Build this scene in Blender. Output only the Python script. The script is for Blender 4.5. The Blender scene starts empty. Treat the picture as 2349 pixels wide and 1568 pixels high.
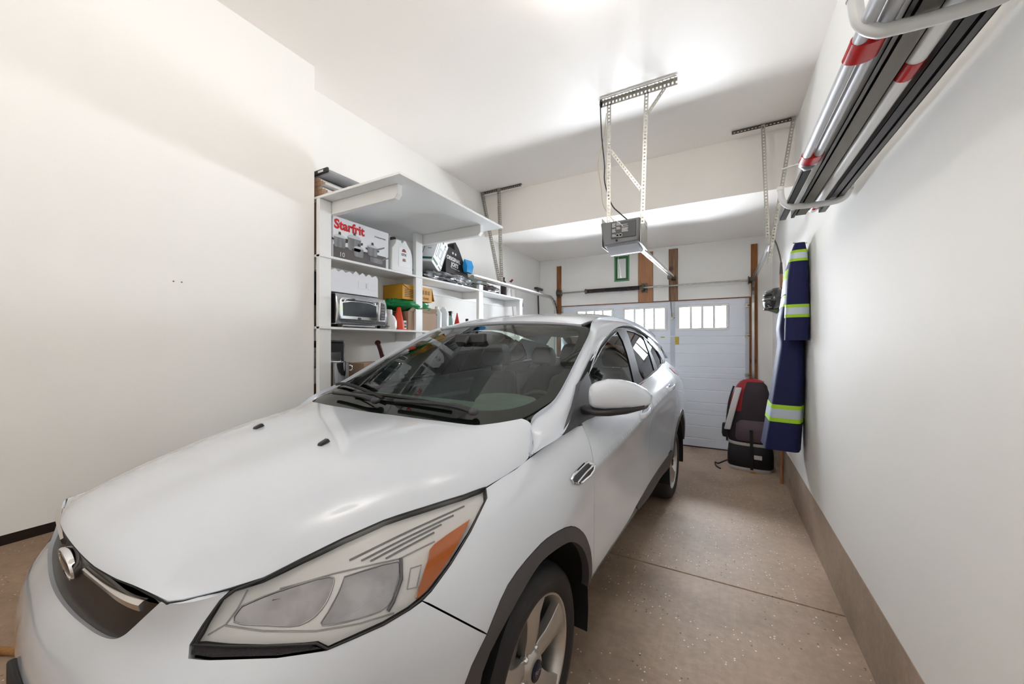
import bpy, bmesh, math, random
import numpy as np
from mathutils import Vector, Matrix, noise as mnoise
from mathutils.geometry import delaunay_2d_cdt

random.seed(7)
sc = bpy.context.scene
COL = sc.collection
R = math.radians

# ------------------------------------------------------------------ camera
cam = bpy.data.cameras.new('camera'); camo = bpy.data.objects.new('camera', cam); COL.objects.link(camo)
camo.location = (0, 0, 1.5005); camo.rotation_euler = (math.pi/2 + .0038, 0, .5078)
cam.sensor_fit = 'HORIZONTAL'; cam.sensor_width = 36; cam.lens = 862.72/2349*36; cam.clip_start = .02
sc.camera = camo

# ------------------------------------------------------------------ sky, exposure
wd = bpy.data.worlds.new('world'); sc.world = wd; wd.use_nodes = True
bg = wd.node_tree.nodes['Background']; bg.inputs[0].default_value = (.93, .97, 1, 1); bg.inputs[1].default_value = 145.0
sc.view_settings.view_transform = 'Standard'; sc.view_settings.look = 'None'
sc.view_settings.gamma = 1; sc.view_settings.use_curve_mapping = False
sc.view_settings.exposure = 0.09
sc.cycles.use_light_tree = False; sc.cycles.max_bounces = 7; sc.cycles.diffuse_bounces = 5; sc.cycles.glossy_bounces = 4
sc.cycles.transparent_max_bounces = 24; sc.cycles.caustics_reflective = False; sc.cycles.caustics_refractive = False
sc.cycles.sample_clamp_indirect = 16; sc.cycles.sample_clamp_direct = 30; sc.cycles.adaptive_threshold = .07
UNSEEN_LAMPS = [((-1.1, .8), 15), ((-1.0, -1.0), 27), ((-.6, 1.75), 7), ((-3.75, -.4), 30)]      # unseen ceiling lamps built below, all but the first added for fill: place and watts

# ------------------------------------------------------------------ materials
def lin(c):
    return tuple(((x/255)/12.92 if x/255 <= .04045 else ((x/255+.055)/1.055)**2.4) for x in c)
MATS = {}
def mat(name, rgb, rough=.5, metal=0.0, coat=0.0, spec=None, var=0.0, vscale=8.0, bump=0.0, bscale=60.0, trans=0.0, emit=0.0, stretch=None, var2=None):
    """procedural material; var mixes a second tone by noise, bump adds fine relief"""
    if name in MATS: return MATS[name]
    m = bpy.data.materials.new(name); m.use_nodes = True; nt = m.node_tree; b = nt.nodes['Principled BSDF']
    c = lin(rgb); b.inputs['Base Color'].default_value = (*c, 1); b.inputs['Roughness'].default_value = rough
    b.inputs['Metallic'].default_value = metal; b.inputs['Coat Weight'].default_value = coat; b.inputs['Coat Roughness'].default_value = .03
    if spec is not None: b.inputs['Specular IOR Level'].default_value = spec
    if trans: b.inputs['Transmission Weight'].default_value = trans
    if emit:
        b.inputs['Emission Color'].default_value = (*c, 1); b.inputs['Emission Strength'].default_value = emit
    tc = nt.nodes.new('ShaderNodeTexCoord'); src = tc.outputs['Object']
    if stretch:
        mp = nt.nodes.new('ShaderNodeMapping'); mp.inputs['Scale'].default_value = stretch
        nt.links.new(src, mp.inputs[0]); src = mp.outputs[0]
    if var or var2:
        n = nt.nodes.new('ShaderNodeTexNoise'); n.inputs['Scale'].default_value = vscale; n.inputs['Detail'].default_value = 5
        nt.links.new(src, n.inputs['Vector'])
        rp = nt.nodes.new('ShaderNodeValToRGB'); e = rp.color_ramp.elements
        e[0].position = .3; e[1].position = .7
        c2 = lin(var2) if var2 else tuple(max(0, x*(1-var)) for x in c)
        e[0].color = (*c2, 1); e[1].color = (*c, 1)
        nt.links.new(n.outputs['Fac'], rp.inputs[0]); nt.links.new(rp.outputs[0], b.inputs['Base Color'])
    if bump:
        n = nt.nodes.new('ShaderNodeTexNoise'); n.inputs['Scale'].default_value = bscale; n.inputs['Detail'].default_value = 3
        nt.links.new(src, n.inputs['Vector'])
        bp = nt.nodes.new('ShaderNodeBump'); bp.inputs['Strength'].default_value = bump; bp.inputs['Distance'].default_value = .01
        nt.links.new(n.outputs['Fac'], bp.inputs['Height']); nt.links.new(bp.outputs[0], b.inputs['Normal'])
    MATS[name] = m; return m
def glass(name, tint, rough=.0, ior=1.5):
    """sheet glass: clear tinted pass-through with a Fresnel reflection"""
    if name in MATS: return MATS[name]
    m = bpy.data.materials.new(name); m.use_nodes = True; nt = m.node_tree; nt.nodes.clear()
    o = nt.nodes.new('ShaderNodeOutputMaterial'); mx = nt.nodes.new('ShaderNodeMixShader')
    t = nt.nodes.new('ShaderNodeBsdfTransparent'); t.inputs[0].default_value = (*tint, 1)
    g = nt.nodes.new('ShaderNodeBsdfGlossy'); g.inputs['Roughness'].default_value = rough
    f = nt.nodes.new('ShaderNodeFresnel'); f.inputs[0].default_value = ior
    nt.links.new(f.outputs[0], mx.inputs[0]); nt.links.new(t.outputs[0], mx.inputs[1]); nt.links.new(g.outputs[0], mx.inputs[2])
    nt.links.new(mx.outputs[0], o.inputs[0]); MATS[name] = m; return m
def wood(name, a, b, scale=5.0, rough=.65):
    if name in MATS: return MATS[name]
    m = bpy.data.materials.new(name); m.use_nodes = True; nt = m.node_tree; bs = nt.nodes['Principled BSDF']
    tc = nt.nodes.new('ShaderNodeTexCoord'); mp = nt.nodes.new('ShaderNodeMapping'); mp.inputs['Scale'].default_value = (12, 12, .7)
    n = nt.nodes.new('ShaderNodeTexNoise'); n.inputs['Scale'].default_value = scale; n.inputs['Detail'].default_value = 6; n.inputs['Distortion'].default_value = .6
    rp = nt.nodes.new('ShaderNodeValToRGB'); e = rp.color_ramp.elements; e[0].position = .32; e[1].position = .68
    e[0].color = (*lin(b), 1); e[1].color = (*lin(a), 1)
    kn = nt.nodes.new('ShaderNodeTexVoronoi'); kn.inputs['Scale'].default_value = 2.3
    kr = nt.nodes.new('ShaderNodeValToRGB'); kr.color_ramp.elements[0].color = (.12, .05, .02, 1); kr.color_ramp.elements[0].position = .05
    kr.color_ramp.elements[1].color = (1, 1, 1, 1); kr.color_ramp.elements[1].position = .13
    mm = nt.nodes.new('ShaderNodeMix'); mm.data_type = 'RGBA'; mm.blend_type = 'MULTIPLY'; mm.inputs[0].default_value = .8
    nt.links.new(tc.outputs['Object'], mp.inputs[0]); nt.links.new(mp.outputs[0], n.inputs['Vector']); nt.links.new(n.outputs['Fac'], rp.inputs[0])
    nt.links.new(tc.outputs['Object'], kn.inputs['Vector']); nt.links.new(kn.outputs['Distance'], kr.inputs[0])
    nt.links.new(rp.outputs[0], mm.inputs[6]); nt.links.new(kr.outputs[0], mm.inputs[7]); nt.links.new(mm.outputs[2], bs.inputs['Base Color'])
    bs.inputs['Roughness'].default_value = rough; MATS[name] = m; return m
def concrete(name, a, b, flecks=True):
    if name in MATS: return MATS[name]
    m = bpy.data.materials.new(name); m.use_nodes = True; nt = m.node_tree; bs = nt.nodes['Principled BSDF']; L = nt.links.new
    tc = nt.nodes.new('ShaderNodeTexCoord')
    def nz(scale, det, lo, hi, c0, c1, vec=None):
        n = nt.nodes.new('ShaderNodeTexNoise'); n.inputs['Scale'].default_value = scale; n.inputs['Detail'].default_value = det
        L(vec or tc.outputs['Object'], n.inputs['Vector']); r = nt.nodes.new('ShaderNodeValToRGB'); e = r.color_ramp.elements
        e[0].position, e[1].position = lo, hi; e[0].color, e[1].color = (*c0, 1), (*c1, 1); L(n.outputs['Fac'], r.inputs[0]); return r.outputs[0]
    def mul(x, y, k):
        q = nt.nodes.new('ShaderNodeMix'); q.data_type = 'RGBA'; q.blend_type = 'MULTIPLY'; q.inputs[0].default_value = k; L(x, q.inputs[6]); L(y, q.inputs[7]); return q.outputs[2]
    col = nz(1.3, 6, .3, .7, lin(b), lin(a))
    col = mul(col, nz(26, 8, .25, .75, (.80, .79, .77), (1.06, 1.06, 1.06)), .8)
    mp = nt.nodes.new('ShaderNodeMapping'); mp.inputs['Scale'].default_value = (60, 1.4, 1); L(tc.outputs['Object'], mp.inputs[0])
    col = mul(col, nz(2.0, 2, .2, .8, (.93, .92, .91), (1.03, 1.03, 1.03), mp.outputs[0]), .7)      # broom finish
    col = mul(col, nz(.9, 4, .34, .50, (.66, .64, .62), (1, 1, 1)), .9)                                # damp stains
    if flecks:
        for sc_, th, cc, amt in ((55, .055, (.9, .86, .8), 1), (38, .05, (.12, .09, .07), .8)):
            v = nt.nodes.new('ShaderNodeTexVoronoi'); v.inputs['Scale'].default_value = sc_; L(tc.outputs['Object'], v.inputs['Vector'])
            lt = nt.nodes.new('ShaderNodeMath'); lt.operation = 'LESS_THAN'; lt.inputs[1].default_value = th*4; L(v.outputs['Distance'], lt.inputs[0])
            wn = nt.nodes.new('ShaderNodeSeparateColor'); L(v.outputs['Color'], wn.inputs[0])
            g = nt.nodes.new('ShaderNodeMath'); g.operation = 'GREATER_THAN'; g.inputs[1].default_value = .82; L(wn.outputs[0], g.inputs[0])
            n = nt.nodes.new('ShaderNodeTexNoise'); n.inputs['Scale'].default_value = 2.2; L(tc.outputs['Object'], n.inputs['Vector'])
            gg = nt.nodes.new('ShaderNodeMath'); gg.operation = 'GREATER_THAN'; gg.inputs[1].default_value = .47; L(n.outputs['Fac'], gg.inputs[0])
            a1 = nt.nodes.new('ShaderNodeMath'); a1.operation = 'MULTIPLY'; L(lt.outputs[0], a1.inputs[0]); L(g.outputs[0], a1.inputs[1])
            a2 = nt.nodes.new('ShaderNodeMath'); a2.operation = 'MULTIPLY'; L(a1.outputs[0], a2.inputs[0]); L(gg.outputs[0], a2.inputs[1])
            a3 = nt.nodes.new('ShaderNodeMath'); a3.operation = 'MULTIPLY'; a3.inputs[1].default_value = amt; L(a2.outputs[0], a3.inputs[0])
            q = nt.nodes.new('ShaderNodeMix'); q.data_type = 'RGBA'; L(a3.outputs[0], q.inputs[0]); L(col, q.inputs[6]); q.inputs[7].default_value = (*cc, 1); col = q.outputs[2]
    L(col, bs.inputs['Base Color']); bs.inputs['Roughness'].default_value = .55
    n = nt.nodes.new('ShaderNodeTexNoise'); n.inputs['Scale'].default_value = 45; n.inputs['Detail'].default_value = 6; L(tc.outputs['Object'], n.inputs['Vector'])
    bp = nt.nodes.new('ShaderNodeBump'); bp.inputs['Strength'].default_value = .25; bp.inputs['Distance'].default_value = .006
    L(n.outputs['Fac'], bp.inputs['Height']); L(bp.outputs[0], bs.inputs['Normal']); MATS[name] = m; return m

WALL = mat('wall_paint', (249, 247, 243), .72, spec=.05)
CEIL = mat('ceiling_paint', (249, 243, 236), .45)
FLOOR = concrete('floor_concrete', (198, 174, 152), (174, 150, 129))
CURB = concrete('curb_concrete', (196, 176, 156), (170, 150, 132), flecks=False)
WHITEP = mat('shelf_white_paint', (240, 240, 238), .4, bump=.03, bscale=90)
GALV = mat('galvanised_steel', (190, 188, 180), .38, 1.0, var=.25, vscale=25)
STEEL = mat('bright_steel', (215, 215, 215), .22, 1.0)
DSTEEL = mat('dark_steel', (95, 88, 78), .4, .9)
CHROME = mat('chrome', (235, 236, 238), .06, 1.0)
BLACKP = mat('black_plastic', (38, 37, 39), .38)
DARKP = mat('dark_grey_plastic', (64, 63, 66), .5)
RUBBER = mat('tyre_rubber', (44, 42, 44), .62, bump=.06, bscale=120)
STILE = mat('stile_grey', (196, 202, 212), .45)
BLACK = mat('matt_black', (14, 14, 15), .6)
WOODJ = wood('stained_wood', (150, 92, 40), (112, 62, 24))
WOODP = wood('plank_wood', (178, 128, 90), (150, 100, 64))
WOODR = wood('rough_wood', (160, 122, 92), (104, 74, 52))
DOORW = mat('door_white_steel', (240, 245, 254), .42, bump=.08, bscale=140)
PAINT = mat('white_car_paint', (226, 232, 241), .22, 0, coat=1.0)
CARD = mat('cardboard', (176, 148, 124), .8, var=.12, vscale=12)
RED = mat('red_plastic', (200, 24, 22), .35)
WHITEPL = mat('white_plastic', (238, 238, 236), .35)

# ------------------------------------------------------------------ mesh helpers
def tag(o, label=None, cat=None, group=None, kind=None):
    if label: o['label'] = label
    if cat: o['category'] = cat
    if group: o['group'] = group
    if kind: o['kind'] = kind
    return o
def thing(name, label, cat, loc=(0, 0, 0), rz=0.0, group=None, kind=None):
    o = bpy.data.objects.new(name, None); COL.objects.link(o); o.location = loc; o.rotation_euler = (0, 0, rz); o.empty_display_size = .05
    return tag(o, label, cat, group, kind)
def link(name, me, m, parent=None):
    o = bpy.data.objects.new(name, me); COL.objects.link(o)
    if m is not None and not me.materials: me.materials.append(m)
    if parent is not None: o.parent = parent
    return o
def dup(o, parent=None, loc=None, name=None):
    c = o.copy(); COL.objects.link(c); c.parent = parent if parent is not None else o.parent
    if loc is not None: c.location = loc
    for ch in [x for x in bpy.data.objects if x.parent == o]:
        d = ch.copy(); COL.objects.link(d); d.parent = c
    return c
class MB:
    def __init__(s): s.v = []; s.f = []
    def add(s, vs, fs, T=None):
        k = len(s.v); s.v += [tuple(T @ Vector(p)) if T is not None else tuple(p) for p in vs]; s.f += [tuple(i+k for i in f) for f in fs]; return s
    def box(s, x0, x1, y0, y1, z0, z1, T=None):
        return s.add([(x0, y0, z0), (x1, y0, z0), (x1, y1, z0), (x0, y1, z0), (x0, y0, z1), (x1, y0, z1), (x1, y1, z1), (x0, y1, z1)],
                     [(0, 3, 2, 1), (4, 5, 6, 7), (0, 1, 5, 4), (1, 2, 6, 5), (2, 3, 7, 6), (3, 0, 4, 7)], T)
    def beam(s, p0, p1, w, h, up=(0, 0, 1)):
        """box of section w x h from p0 to p1"""
        p0, p1 = Vector(p0), Vector(p1); d = (p1-p0); L = d.length; d.normalize(); a = d.cross(Vector(up))
        if a.length < 1e-5: a = d.cross(Vector((0, 1, 0)))
        a.normalize(); b = a.cross(d)
        T = Matrix((( a.x, b.x, d.x, p0.x), (a.y, b.y, d.y, p0.y), (a.z, b.z, d.z, p0.z), (0, 0, 0, 1)))
        return s.box(-w/2, w/2, -h/2, h/2, 0, L, T)
    def prism(s, poly, h, T=None, z0=0.0):
        n = len(poly); A = sum(poly[i][0]*poly[(i+1) % n][1]-poly[(i+1) % n][0]*poly[i][1] for i in range(n))
        if A < 0: poly = poly[::-1]
        vs = [(x, y, z0) for x, y in poly]+[(x, y, z0+h) for x, y in poly]
        return s.add(vs, [tuple(range(n))[::-1], tuple(range(n, 2*n))]+[(i, (i+1) % n, n+(i+1) % n, n+i) for i in range(n)], T)
    def rings(s, rr, cap=True, closed=False):
        n = len(rr[0]); k = len(s.v)
        for r in rr: s.v += [tuple(p) for p in r]
        m = len(rr)
        for i in range(m if closed else m-1):
            a, b = k+i*n, k+((i+1) % m)*n
            s.f += [(a+j, a+(j+1) % n, b+(j+1) % n, b+j) for j in range(n)]
        if cap and not closed:
            s.f.append(tuple(range(k, k+n))[::-1]); s.f.append(tuple(range(k+(m-1)*n, k+m*n)))
        return s
    def tube(s, path, r, n=10, cap=True, closed=False):
        P = [Vector(p) for p in path]; m = len(P); rr = []; prev = None
        for i in range(m):
            d = (P[(i+1) % m if closed else min(i+1, m-1)]-P[(i-1) % m if closed else max(i-1, 0)]).normalized()
            if prev is None:
                a = d.cross(Vector((0, 0, 1)));  a = a if a.length > .05 else d.cross(Vector((1, 0, 0)))
            else: a = prev-d*prev.dot(d)
            a.normalize(); prev = a; b = d.cross(a); q = r[i] if isinstance(r, (list, tuple)) else r
            rr.append([P[i]+(a*math.cos(t)+b*math.sin(t))*q for t in (2*math.pi*j/n for j in range(n))])
        return s.rings(rr, cap, closed)
    def cyl(s, p0, p1, r, r1=None, n=16): return s.tube([p0, p1], [r, r if r1 is None else r1], n)
    def lathe(s, prof, n=24, T=None, cap=True):
        """prof: (radius, height) about local z"""
        rr = [[Vector((q*math.cos(2*math.pi*j/n), q*math.sin(2*math.pi*j/n), h)) for j in range(n)] for q, h in prof]
        if T is not None: rr = [[T @ p for p in r] for r in rr]
        return s.rings(rr, cap)
    def sphere(s, c, r, n=14, m=9, T=None):
        rx, ry, rz = (r, r, r) if not isinstance(r, (tuple, list)) else r
        rr = []
        for i in range(m+1):
            t = -math.pi/2+math.pi*i/m; k = max(.02, math.cos(t))
            rr.append([Vector((rx*k*math.cos(2*math.pi*j/n), ry*k*math.sin(2*math.pi*j/n), rz*math.sin(t)))+Vector(c) for j in range(n)])
        if T is not None: rr = [[T @ p for p in r_] for r_ in rr]
        return s.rings(rr)
    def build(s, name, m, parent=None, smooth=40, bevel=0.0, seg=2, solid=0.0):
        me = bpy.data.meshes.new(name); me.from_pydata(s.v, [], s.f); me.update()
        bm = bmesh.new(); bm.from_mesh(me); bmesh.ops.recalc_face_normals(bm, faces=bm.faces); bm.to_mesh(me); bm.free()
        if smooth:
            me.polygons.foreach_set('use_smooth', [True]*len(me.polygons)); me.set_sharp_from_angle(angle=R(smooth))
        o = link(name, me, m, parent)
        if bevel:
            b = o.modifiers.new('bevel', 'BEVEL'); b.width = bevel; b.segments = seg; b.limit_method = 'ANGLE'; b.angle_limit = R(35); b.harden_normals = False
        if solid:
            b = o.modifiers.new('solid', 'SOLIDIFY'); b.thickness = solid; b.offset = 0
        return o
def bx(name, m, x0, x1, y0, y1, z0, z1, parent=None, bevel=0.0, T=None):
    return MB().box(x0, x1, y0, y1, z0, z1, T).build(name, m, parent, smooth=40 if bevel else 0, bevel=bevel)
def text(name, body, size, m, T, parent=None, depth=.0006, align='LEFT', bold=0.0, sx=1.0):
    """raised lettering as a mesh"""
    cu = bpy.data.curves.new(name, 'FONT'); cu.body = body; cu.size = size; cu.extrude = depth; cu.align_x = align; cu.offset = bold; cu.resolution_u = 3
    tmp = bpy.data.objects.new(name, cu); COL.objects.link(tmp); dg = bpy.context.evaluated_depsgraph_get()
    me = bpy.data.meshes.new_from_object(tmp.evaluated_get(dg)); me.materials.clear(); bpy.data.objects.remove(tmp)
    me.transform(T @ Matrix.Diagonal((sx, 1, 1, 1))); return link(name, me, m, parent)
def frame(o, ex, ey):
    """4x4 with local x = ex, y = ey"""
    ex, ey = Vector(ex).normalized(), Vector(ey).normalized(); ez = ex.cross(ey).normalized(); ey = ez.cross(ex)
    return Matrix(((ex.x, ey.x, ez.x, o[0]), (ex.y, ey.y, ez.y, o[1]), (ex.z, ey.z, ez.z, o[2]), (0, 0, 0, 1)))
def blob(c, r, amp=.2, freq=6.0, seed=0, n=28, m=16, flat=None):
    """crumpled closed shape; flat = lowest z it may reach"""
    mb = MB(); rr = []
    for i in range(m+1):
        t = -math.pi/2+math.pi*i/m; k = max(.02, math.cos(t)); row = []
        for j in range(n):
            a = 2*math.pi*j/n; d = Vector((k*math.cos(a), k*math.sin(a), math.sin(t)))
            q = 1+amp*(mnoise.noise(d*freq*.35+Vector((seed*3.1, seed, 0)))+.6*mnoise.noise(d*freq+Vector((0, seed*1.7, 5))))
            p = Vector((d.x*r[0]*q+c[0], d.y*r[1]*q+c[1], d.z*r[2]*q+c[2]))
            if flat is not None: p.z = max(p.z, flat)
            row.append(p)
        rr.append(row)
    return mb.rings(rr)
def bez(pts, n=10):
    """Catmull-Rom polyline"""
    P = [Vector(p) for p in pts]; out = []
    for i in range(len(P)-1):
        a, b, c, d = P[max(i-1, 0)], P[i], P[i+1], P[min(i+2, len(P)-1)]
        for k in range(n):
            t = k/n; out.append(.5*((2*b)+(c-a)*t+(2*a-5*b+4*c-d)*t*t+(3*b-a-3*c+d)*t**3))
    return out+[P[-1]]
def perf(mb, p0, p1, side, width=.032, pitch=.028, th=.002):
    """perforated steel strap from p0 to p1, its width along the vector side"""
    p0, p1, sd = Vector(p0), Vector(p1), Vector(side).normalized(); d = p1-p0; L = d.length; d.normalize(); nrm = d.cross(sd).normalized()
    e = .3*width
    for o in (-.5, .5):
        q = sd*(o*(width-e)); mb.beam(p0+q, p1+q, e, th, nrm)
    n = int(L/pitch)
    for i in range(n+1):
        a = p0+d*(i*pitch); b = a+d*min(pitch*.55, L-i*pitch if L-i*pitch > .001 else .001)
        mb.beam(a, b, width, th*.98, nrm)
def angle_iron(name, p0, p1, s1, s2, parent, m=None, width=.032, holes=(True, True)):
    mb = MB(); p0, p1 = Vector(p0), Vector(p1); s1, s2 = Vector(s1).normalized(), Vector(s2).normalized()
    for sd, hole in ((s1, holes[0]), (s2, holes[1])):
        o = sd*(width/2); d = (p1-p0).normalized()
        if hole: perf(mb, p0+o, p1+o, sd, width)
        else: mb.beam(p0+o, p1+o, width, .002, d.cross(sd))
    return mb.build(name, m or GALV, parent, smooth=0)
# ------------------------------------------------------------------ the garage shell
XR, XN, XF, YD, YB, ZC, ZL, YN, YK = .5935, -2.554, -2.784, 6.0315, 4.259, 3.490, 2.94, 1.667, -2.2
DX0, DX1, DH = -2.425, .345, 2.134
def S(o): o['kind'] = 'structure'; return o
fl = MB()                                                     # slab with a tooled joint across it
prof = [(YK-.2, 0), (2.697, 0), (2.701, -.012), (2.707, -.012), (2.711, 0), (YD+.3, 0), (YD+.3, -.15), (YK-.2, -.15)]
fl.prism([(y, z) for y, z in prof], XR+.25+4.95, frame((-4.95, 0, 0), (0, 1, 0), (0, 0, 1)))
S(fl.build('floor', FLOOR, smooth=0))
S(bx('trim_1', CURB, XR, XR+.22, YK, YD+.1, -.05, .362, bevel=.004))          # concrete stem of the right wall
S(bx('wall_right', WALL, XR+.001, XR+.22, YK, YD+.1, .362, ZC+.05))
S(bx('wall_left', WALL, XF-.2, XF, YN-.1, YD+.1, -.02, ZC+.05))
wl = MB().box(XF-.2, XN, YK, YN, .7205, ZC+.05)
S(wl.build('wall_front_left', WALL, smooth=0))
S(bx('wall_side_bay', WALL, -4.95, -4.68, YK, YN, .085, ZC+.05))
S(bx('baseboard_side_bay', mat('foundation_dark', (52, 42, 36), .8), -4.95, -4.665, YK, YN, -.05, .085))
S(bx('wall_side_bay_end', WALL, -4.95, XF-.1, YN-.08, YN+.05, -.05, ZC+.05))
S(bx('ceiling_side_bay', CEIL, -4.95, XF-.19, YK-.2, YN+.05, ZC, ZC+.2))
S(bx('wall_behind', WALL, -4.95, XR+.22, YK-.2, YK, -.02, ZC+.05))
S(bx('ceiling', CEIL, XF-.2, XR+.22, YK-.2, YB+.001, ZC, ZC+.2))
S(bx('ceiling_bulkhead', CEIL, XF-.2, XR+.22, YB, YD+.1, ZL, ZC+.2))
# door wall around the opening
S(bx('wall_door_header', WALL, XF-.1, XR+.1, YD, YD+.18, DH, ZL+.05))
S(bx('wall_door_left', WALL, XF-.1, DX0-.03, YD, YD+.18, -.02, DH))
S(bx('wall_door_right', WALL, DX1+.03, XR+.1, YD, YD+.18, -.02, DH))
for a, b in ((-2.108, -1.532), (-1.335, -.738), (-.545, .068)):      # guides sky light sampling through the window openings
    L = bpy.data.lights.new('sky_portal', 'AREA'); L.shape = 'RECTANGLE'; L.size = b-a; L.size_y = .32; L.cycles.is_portal = True
    o = bpy.data.objects.new('sky_portal', L); COL.objects.link(o); o.location = ((a+b)/2, YD+.09, 1.876); o.rotation_euler = (-math.pi/2, 0, 0)
# unseen dish lamps; all except the bonnet one are added fill light
for (lx, ly), w in UNSEEN_LAMPS:
    t = thing('unseen_ceiling_lamp', {.8: 'unseen ceiling lamp with added dish above the car bonnet', -1.0: 'added unseen fill lamp with dish behind the camera', 1.75: 'added unseen fill lamp with dish above the windscreen', -.4: 'added unseen fill lamp with dish in the bay left of the near wall'}[ly], 'lamp', (lx, ly, ZC))
    MB().lathe([(.06, 0), (.06, -.02), (.02, -.03), (.02, -.06)], 24).build('base', WHITEPL, t)
    for k in range(3): MB().cyl((.05*math.cos(2.1*k), .05*math.sin(2.1*k), -.02), (.09*math.cos(2.1*k), .09*math.sin(2.1*k), -.222), .0025, n=6).build('dish_rod', CHROME, t)
    MB().lathe([(.002, -.228), (.08, -.228), (.105, -.215), (.105, -.218), (.08, -.232), (.002, -.232)], 28, cap=False).build('dish', WHITEPL, t)  # dish added to keep the bulb's direct light off what lies below
    L = bpy.data.lights.new('bulb', 'POINT'); L.energy = w; L.color = (1, .99, .98); L.shadow_soft_size = .05; o = bpy.data.objects.new('bulb', L); COL.objects.link(o); o.parent = t; o.location = (0, 0, -.13)
# ------------------------------------------------------------------ wood on the door wall
def plank(name, m, x0, x1, z0, z1, label, th=.012, yy=YD, d=0.0):
    o = bx(name, m, x0, x1, yy-th-d, yy-.0005, z0, z1, bevel=.003)
    return tag(o, label, 'wood')
plank('header_board', WOODP, -1.122, -.902, 2.135, 2.897, 'wide bare wood board behind the middle of the spring bar', .014)
plank('opener_board', WOODR, -.682, -.557, 2.135, 2.90, 'narrow rough torn wood board holding the opener rail', .014)
plank('jamb_board', WOODJ, -2.468, -2.388, .0, 2.82, 'dark brown wood board at the left end of the spring bar', .02)
plank('jamb_board', WOODJ, .352, .428, .0, 2.842, 'dark brown wood board at the right end of the spring bar', .02)
for x0, x1, n in ((DX0-.012, DX0+.004, 'left'), (DX1-.012, DX1+.006, 'right')):
    S(bx('trim_5' if n == 'left' else 'trim_6', WOODJ, x0-.03 if n == 'left' else x0, x1 if n == 'left' else x1+.03, YD-.005, YD+.12, 0, DH))
S(bx('trim_7', WOODJ, DX0, DX1, YD-.002, YD+.12, DH-.006, DH+.004))
# ------------------------------------------------------------------ sectional garage door
door = thing('door_1', 'white sectional garage door with three small windows', None, (0, YD+.03, 0), kind='structure')
WX = [(-2.108, -1.532), (-1.335, -.738), (-.545, .068)]
WZ = (1.716, 2.036)
SEC = [(.012, .536), (.536, 1.070), (1.070, 1.604), (1.604, 2.128)]
GRO = [[.132, .31, .476], [.648, .826, 1.0], [1.16, 1.35, 1.49], []]
for i, (z0, z1) in enumerate(SEC):
    mb = MB(); x0, x1 = DX0-.004, DX1+.004
    if GRO[i]:
        p = [(.006, z0), (.006, z0+.003), (0, z0+.005)]
        for g in GRO[i]: p += [(0, g-.008), (.005, g-.003), (.005, g+.003), (0, g+.008)]
        p += [(0, z1-.005), (.006, z1-.003), (.006, z1), (.045, z1), (.045, z0)]
        mb.prism(p, x1-x0, frame((x0, 0, 0), (0, 1, 0), (0, 0, 1)))
    else:
        xs = [x0]+[c for w in WX for c in w]+[x1]
        mb.box(x0, x1, .006, .045, z0, z0+.005); mb.box(x0, x1, 0, .045, z0+.004, WZ[0]); mb.box(x0, x1, 0, .045, WZ[1], z1)
        for a, b in zip(xs[::2], xs[1::2]): mb.box(a, b, 0, .045, WZ[0], WZ[1])
    mb.build('door_section', DOORW, door, smooth=0, bevel=.002)
bx('bottom_seal', BLACK, DX0-.02, DX1+.02, .005, .05, -.001, .0125, door)
PANE = glass('window_pane', (.97, .98, 1.0))
for a, b in WX:
    w = MB(); t = .016; fw = .026
    w.box(a-fw, b+fw, -t, .004, WZ[0]-fw, WZ[0]+.010); w.box(a-fw, b+fw, -t, .004, WZ[1]-.010, WZ[1]+fw)
    w.box(a-fw, a+.010, -t, .004, WZ[0]+.01, WZ[1]-.01); w.box(b-.010, b+fw, -t, .004, WZ[0]+.01, WZ[1]-.01)
    wo = w.build('window_frame', WHITEPL, door, bevel=.006)
    n = 4; pw = (b-a-.02)/n
    for k in range(n):
        c0 = a+.01+k*pw
        if k: bx('muntin', WHITEPL, c0-.016, c0+.016, -.010, .03, WZ[0]+.01, WZ[1]-.01, wo, bevel=.003)
        bx('pane', PANE, c0+.016 if k else c0, c0+pw-(.016 if k < n-1 else 0), .018, .021, WZ[0]+.01, WZ[1]-.01, wo)
for x0, x1 in ((DX1-.058, DX1-.008), (-.665, -.60), (DX0+.008, DX0+.058)):            # galvanised stiles, hinges and rollers
    for i, (z0, z1) in enumerate(SEC):
        bx('stile', STILE, x0, x1, -.004, -.0005, z0+.01, z1-.01, door)
for z in (2.02, 1.604, 1.07, .536, .1):
    for x, s in ((DX1-.03, 1), (DX0+.03, -1)):
        h = MB().box(x-.03, x+.03, -.022, -.004, z-.028, z+.028).box(x-.036, x+.036, -.03, -.02, z-.010, z+.010); ho = h.build('hinge', GALV, door, bevel=.003)
        MB().cyl((x, -.045, z), (x+s*.05, -.045, z), .006).cyl((x+s*.05, -.045, z), (x+s*.062, -.045, z), .02).build('roller', DSTEEL, ho)
YEL = mat('yellow_sticker', (196, 168, 62), .5, var=.25, vscale=40)
bx('warning_label', YEL, -.66, -.545, -.0025, -.001, 1.486, 1.598, door)
bx('warning_label', YEL, -.80, -.745, -.0025, -.001, 1.585, 1.60, door)
bx('warning_label', mat('red_sticker', (170, 90, 100), .5), -.655, -.605, -.0025, -.0045, 1.872, 1.886, door)
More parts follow.
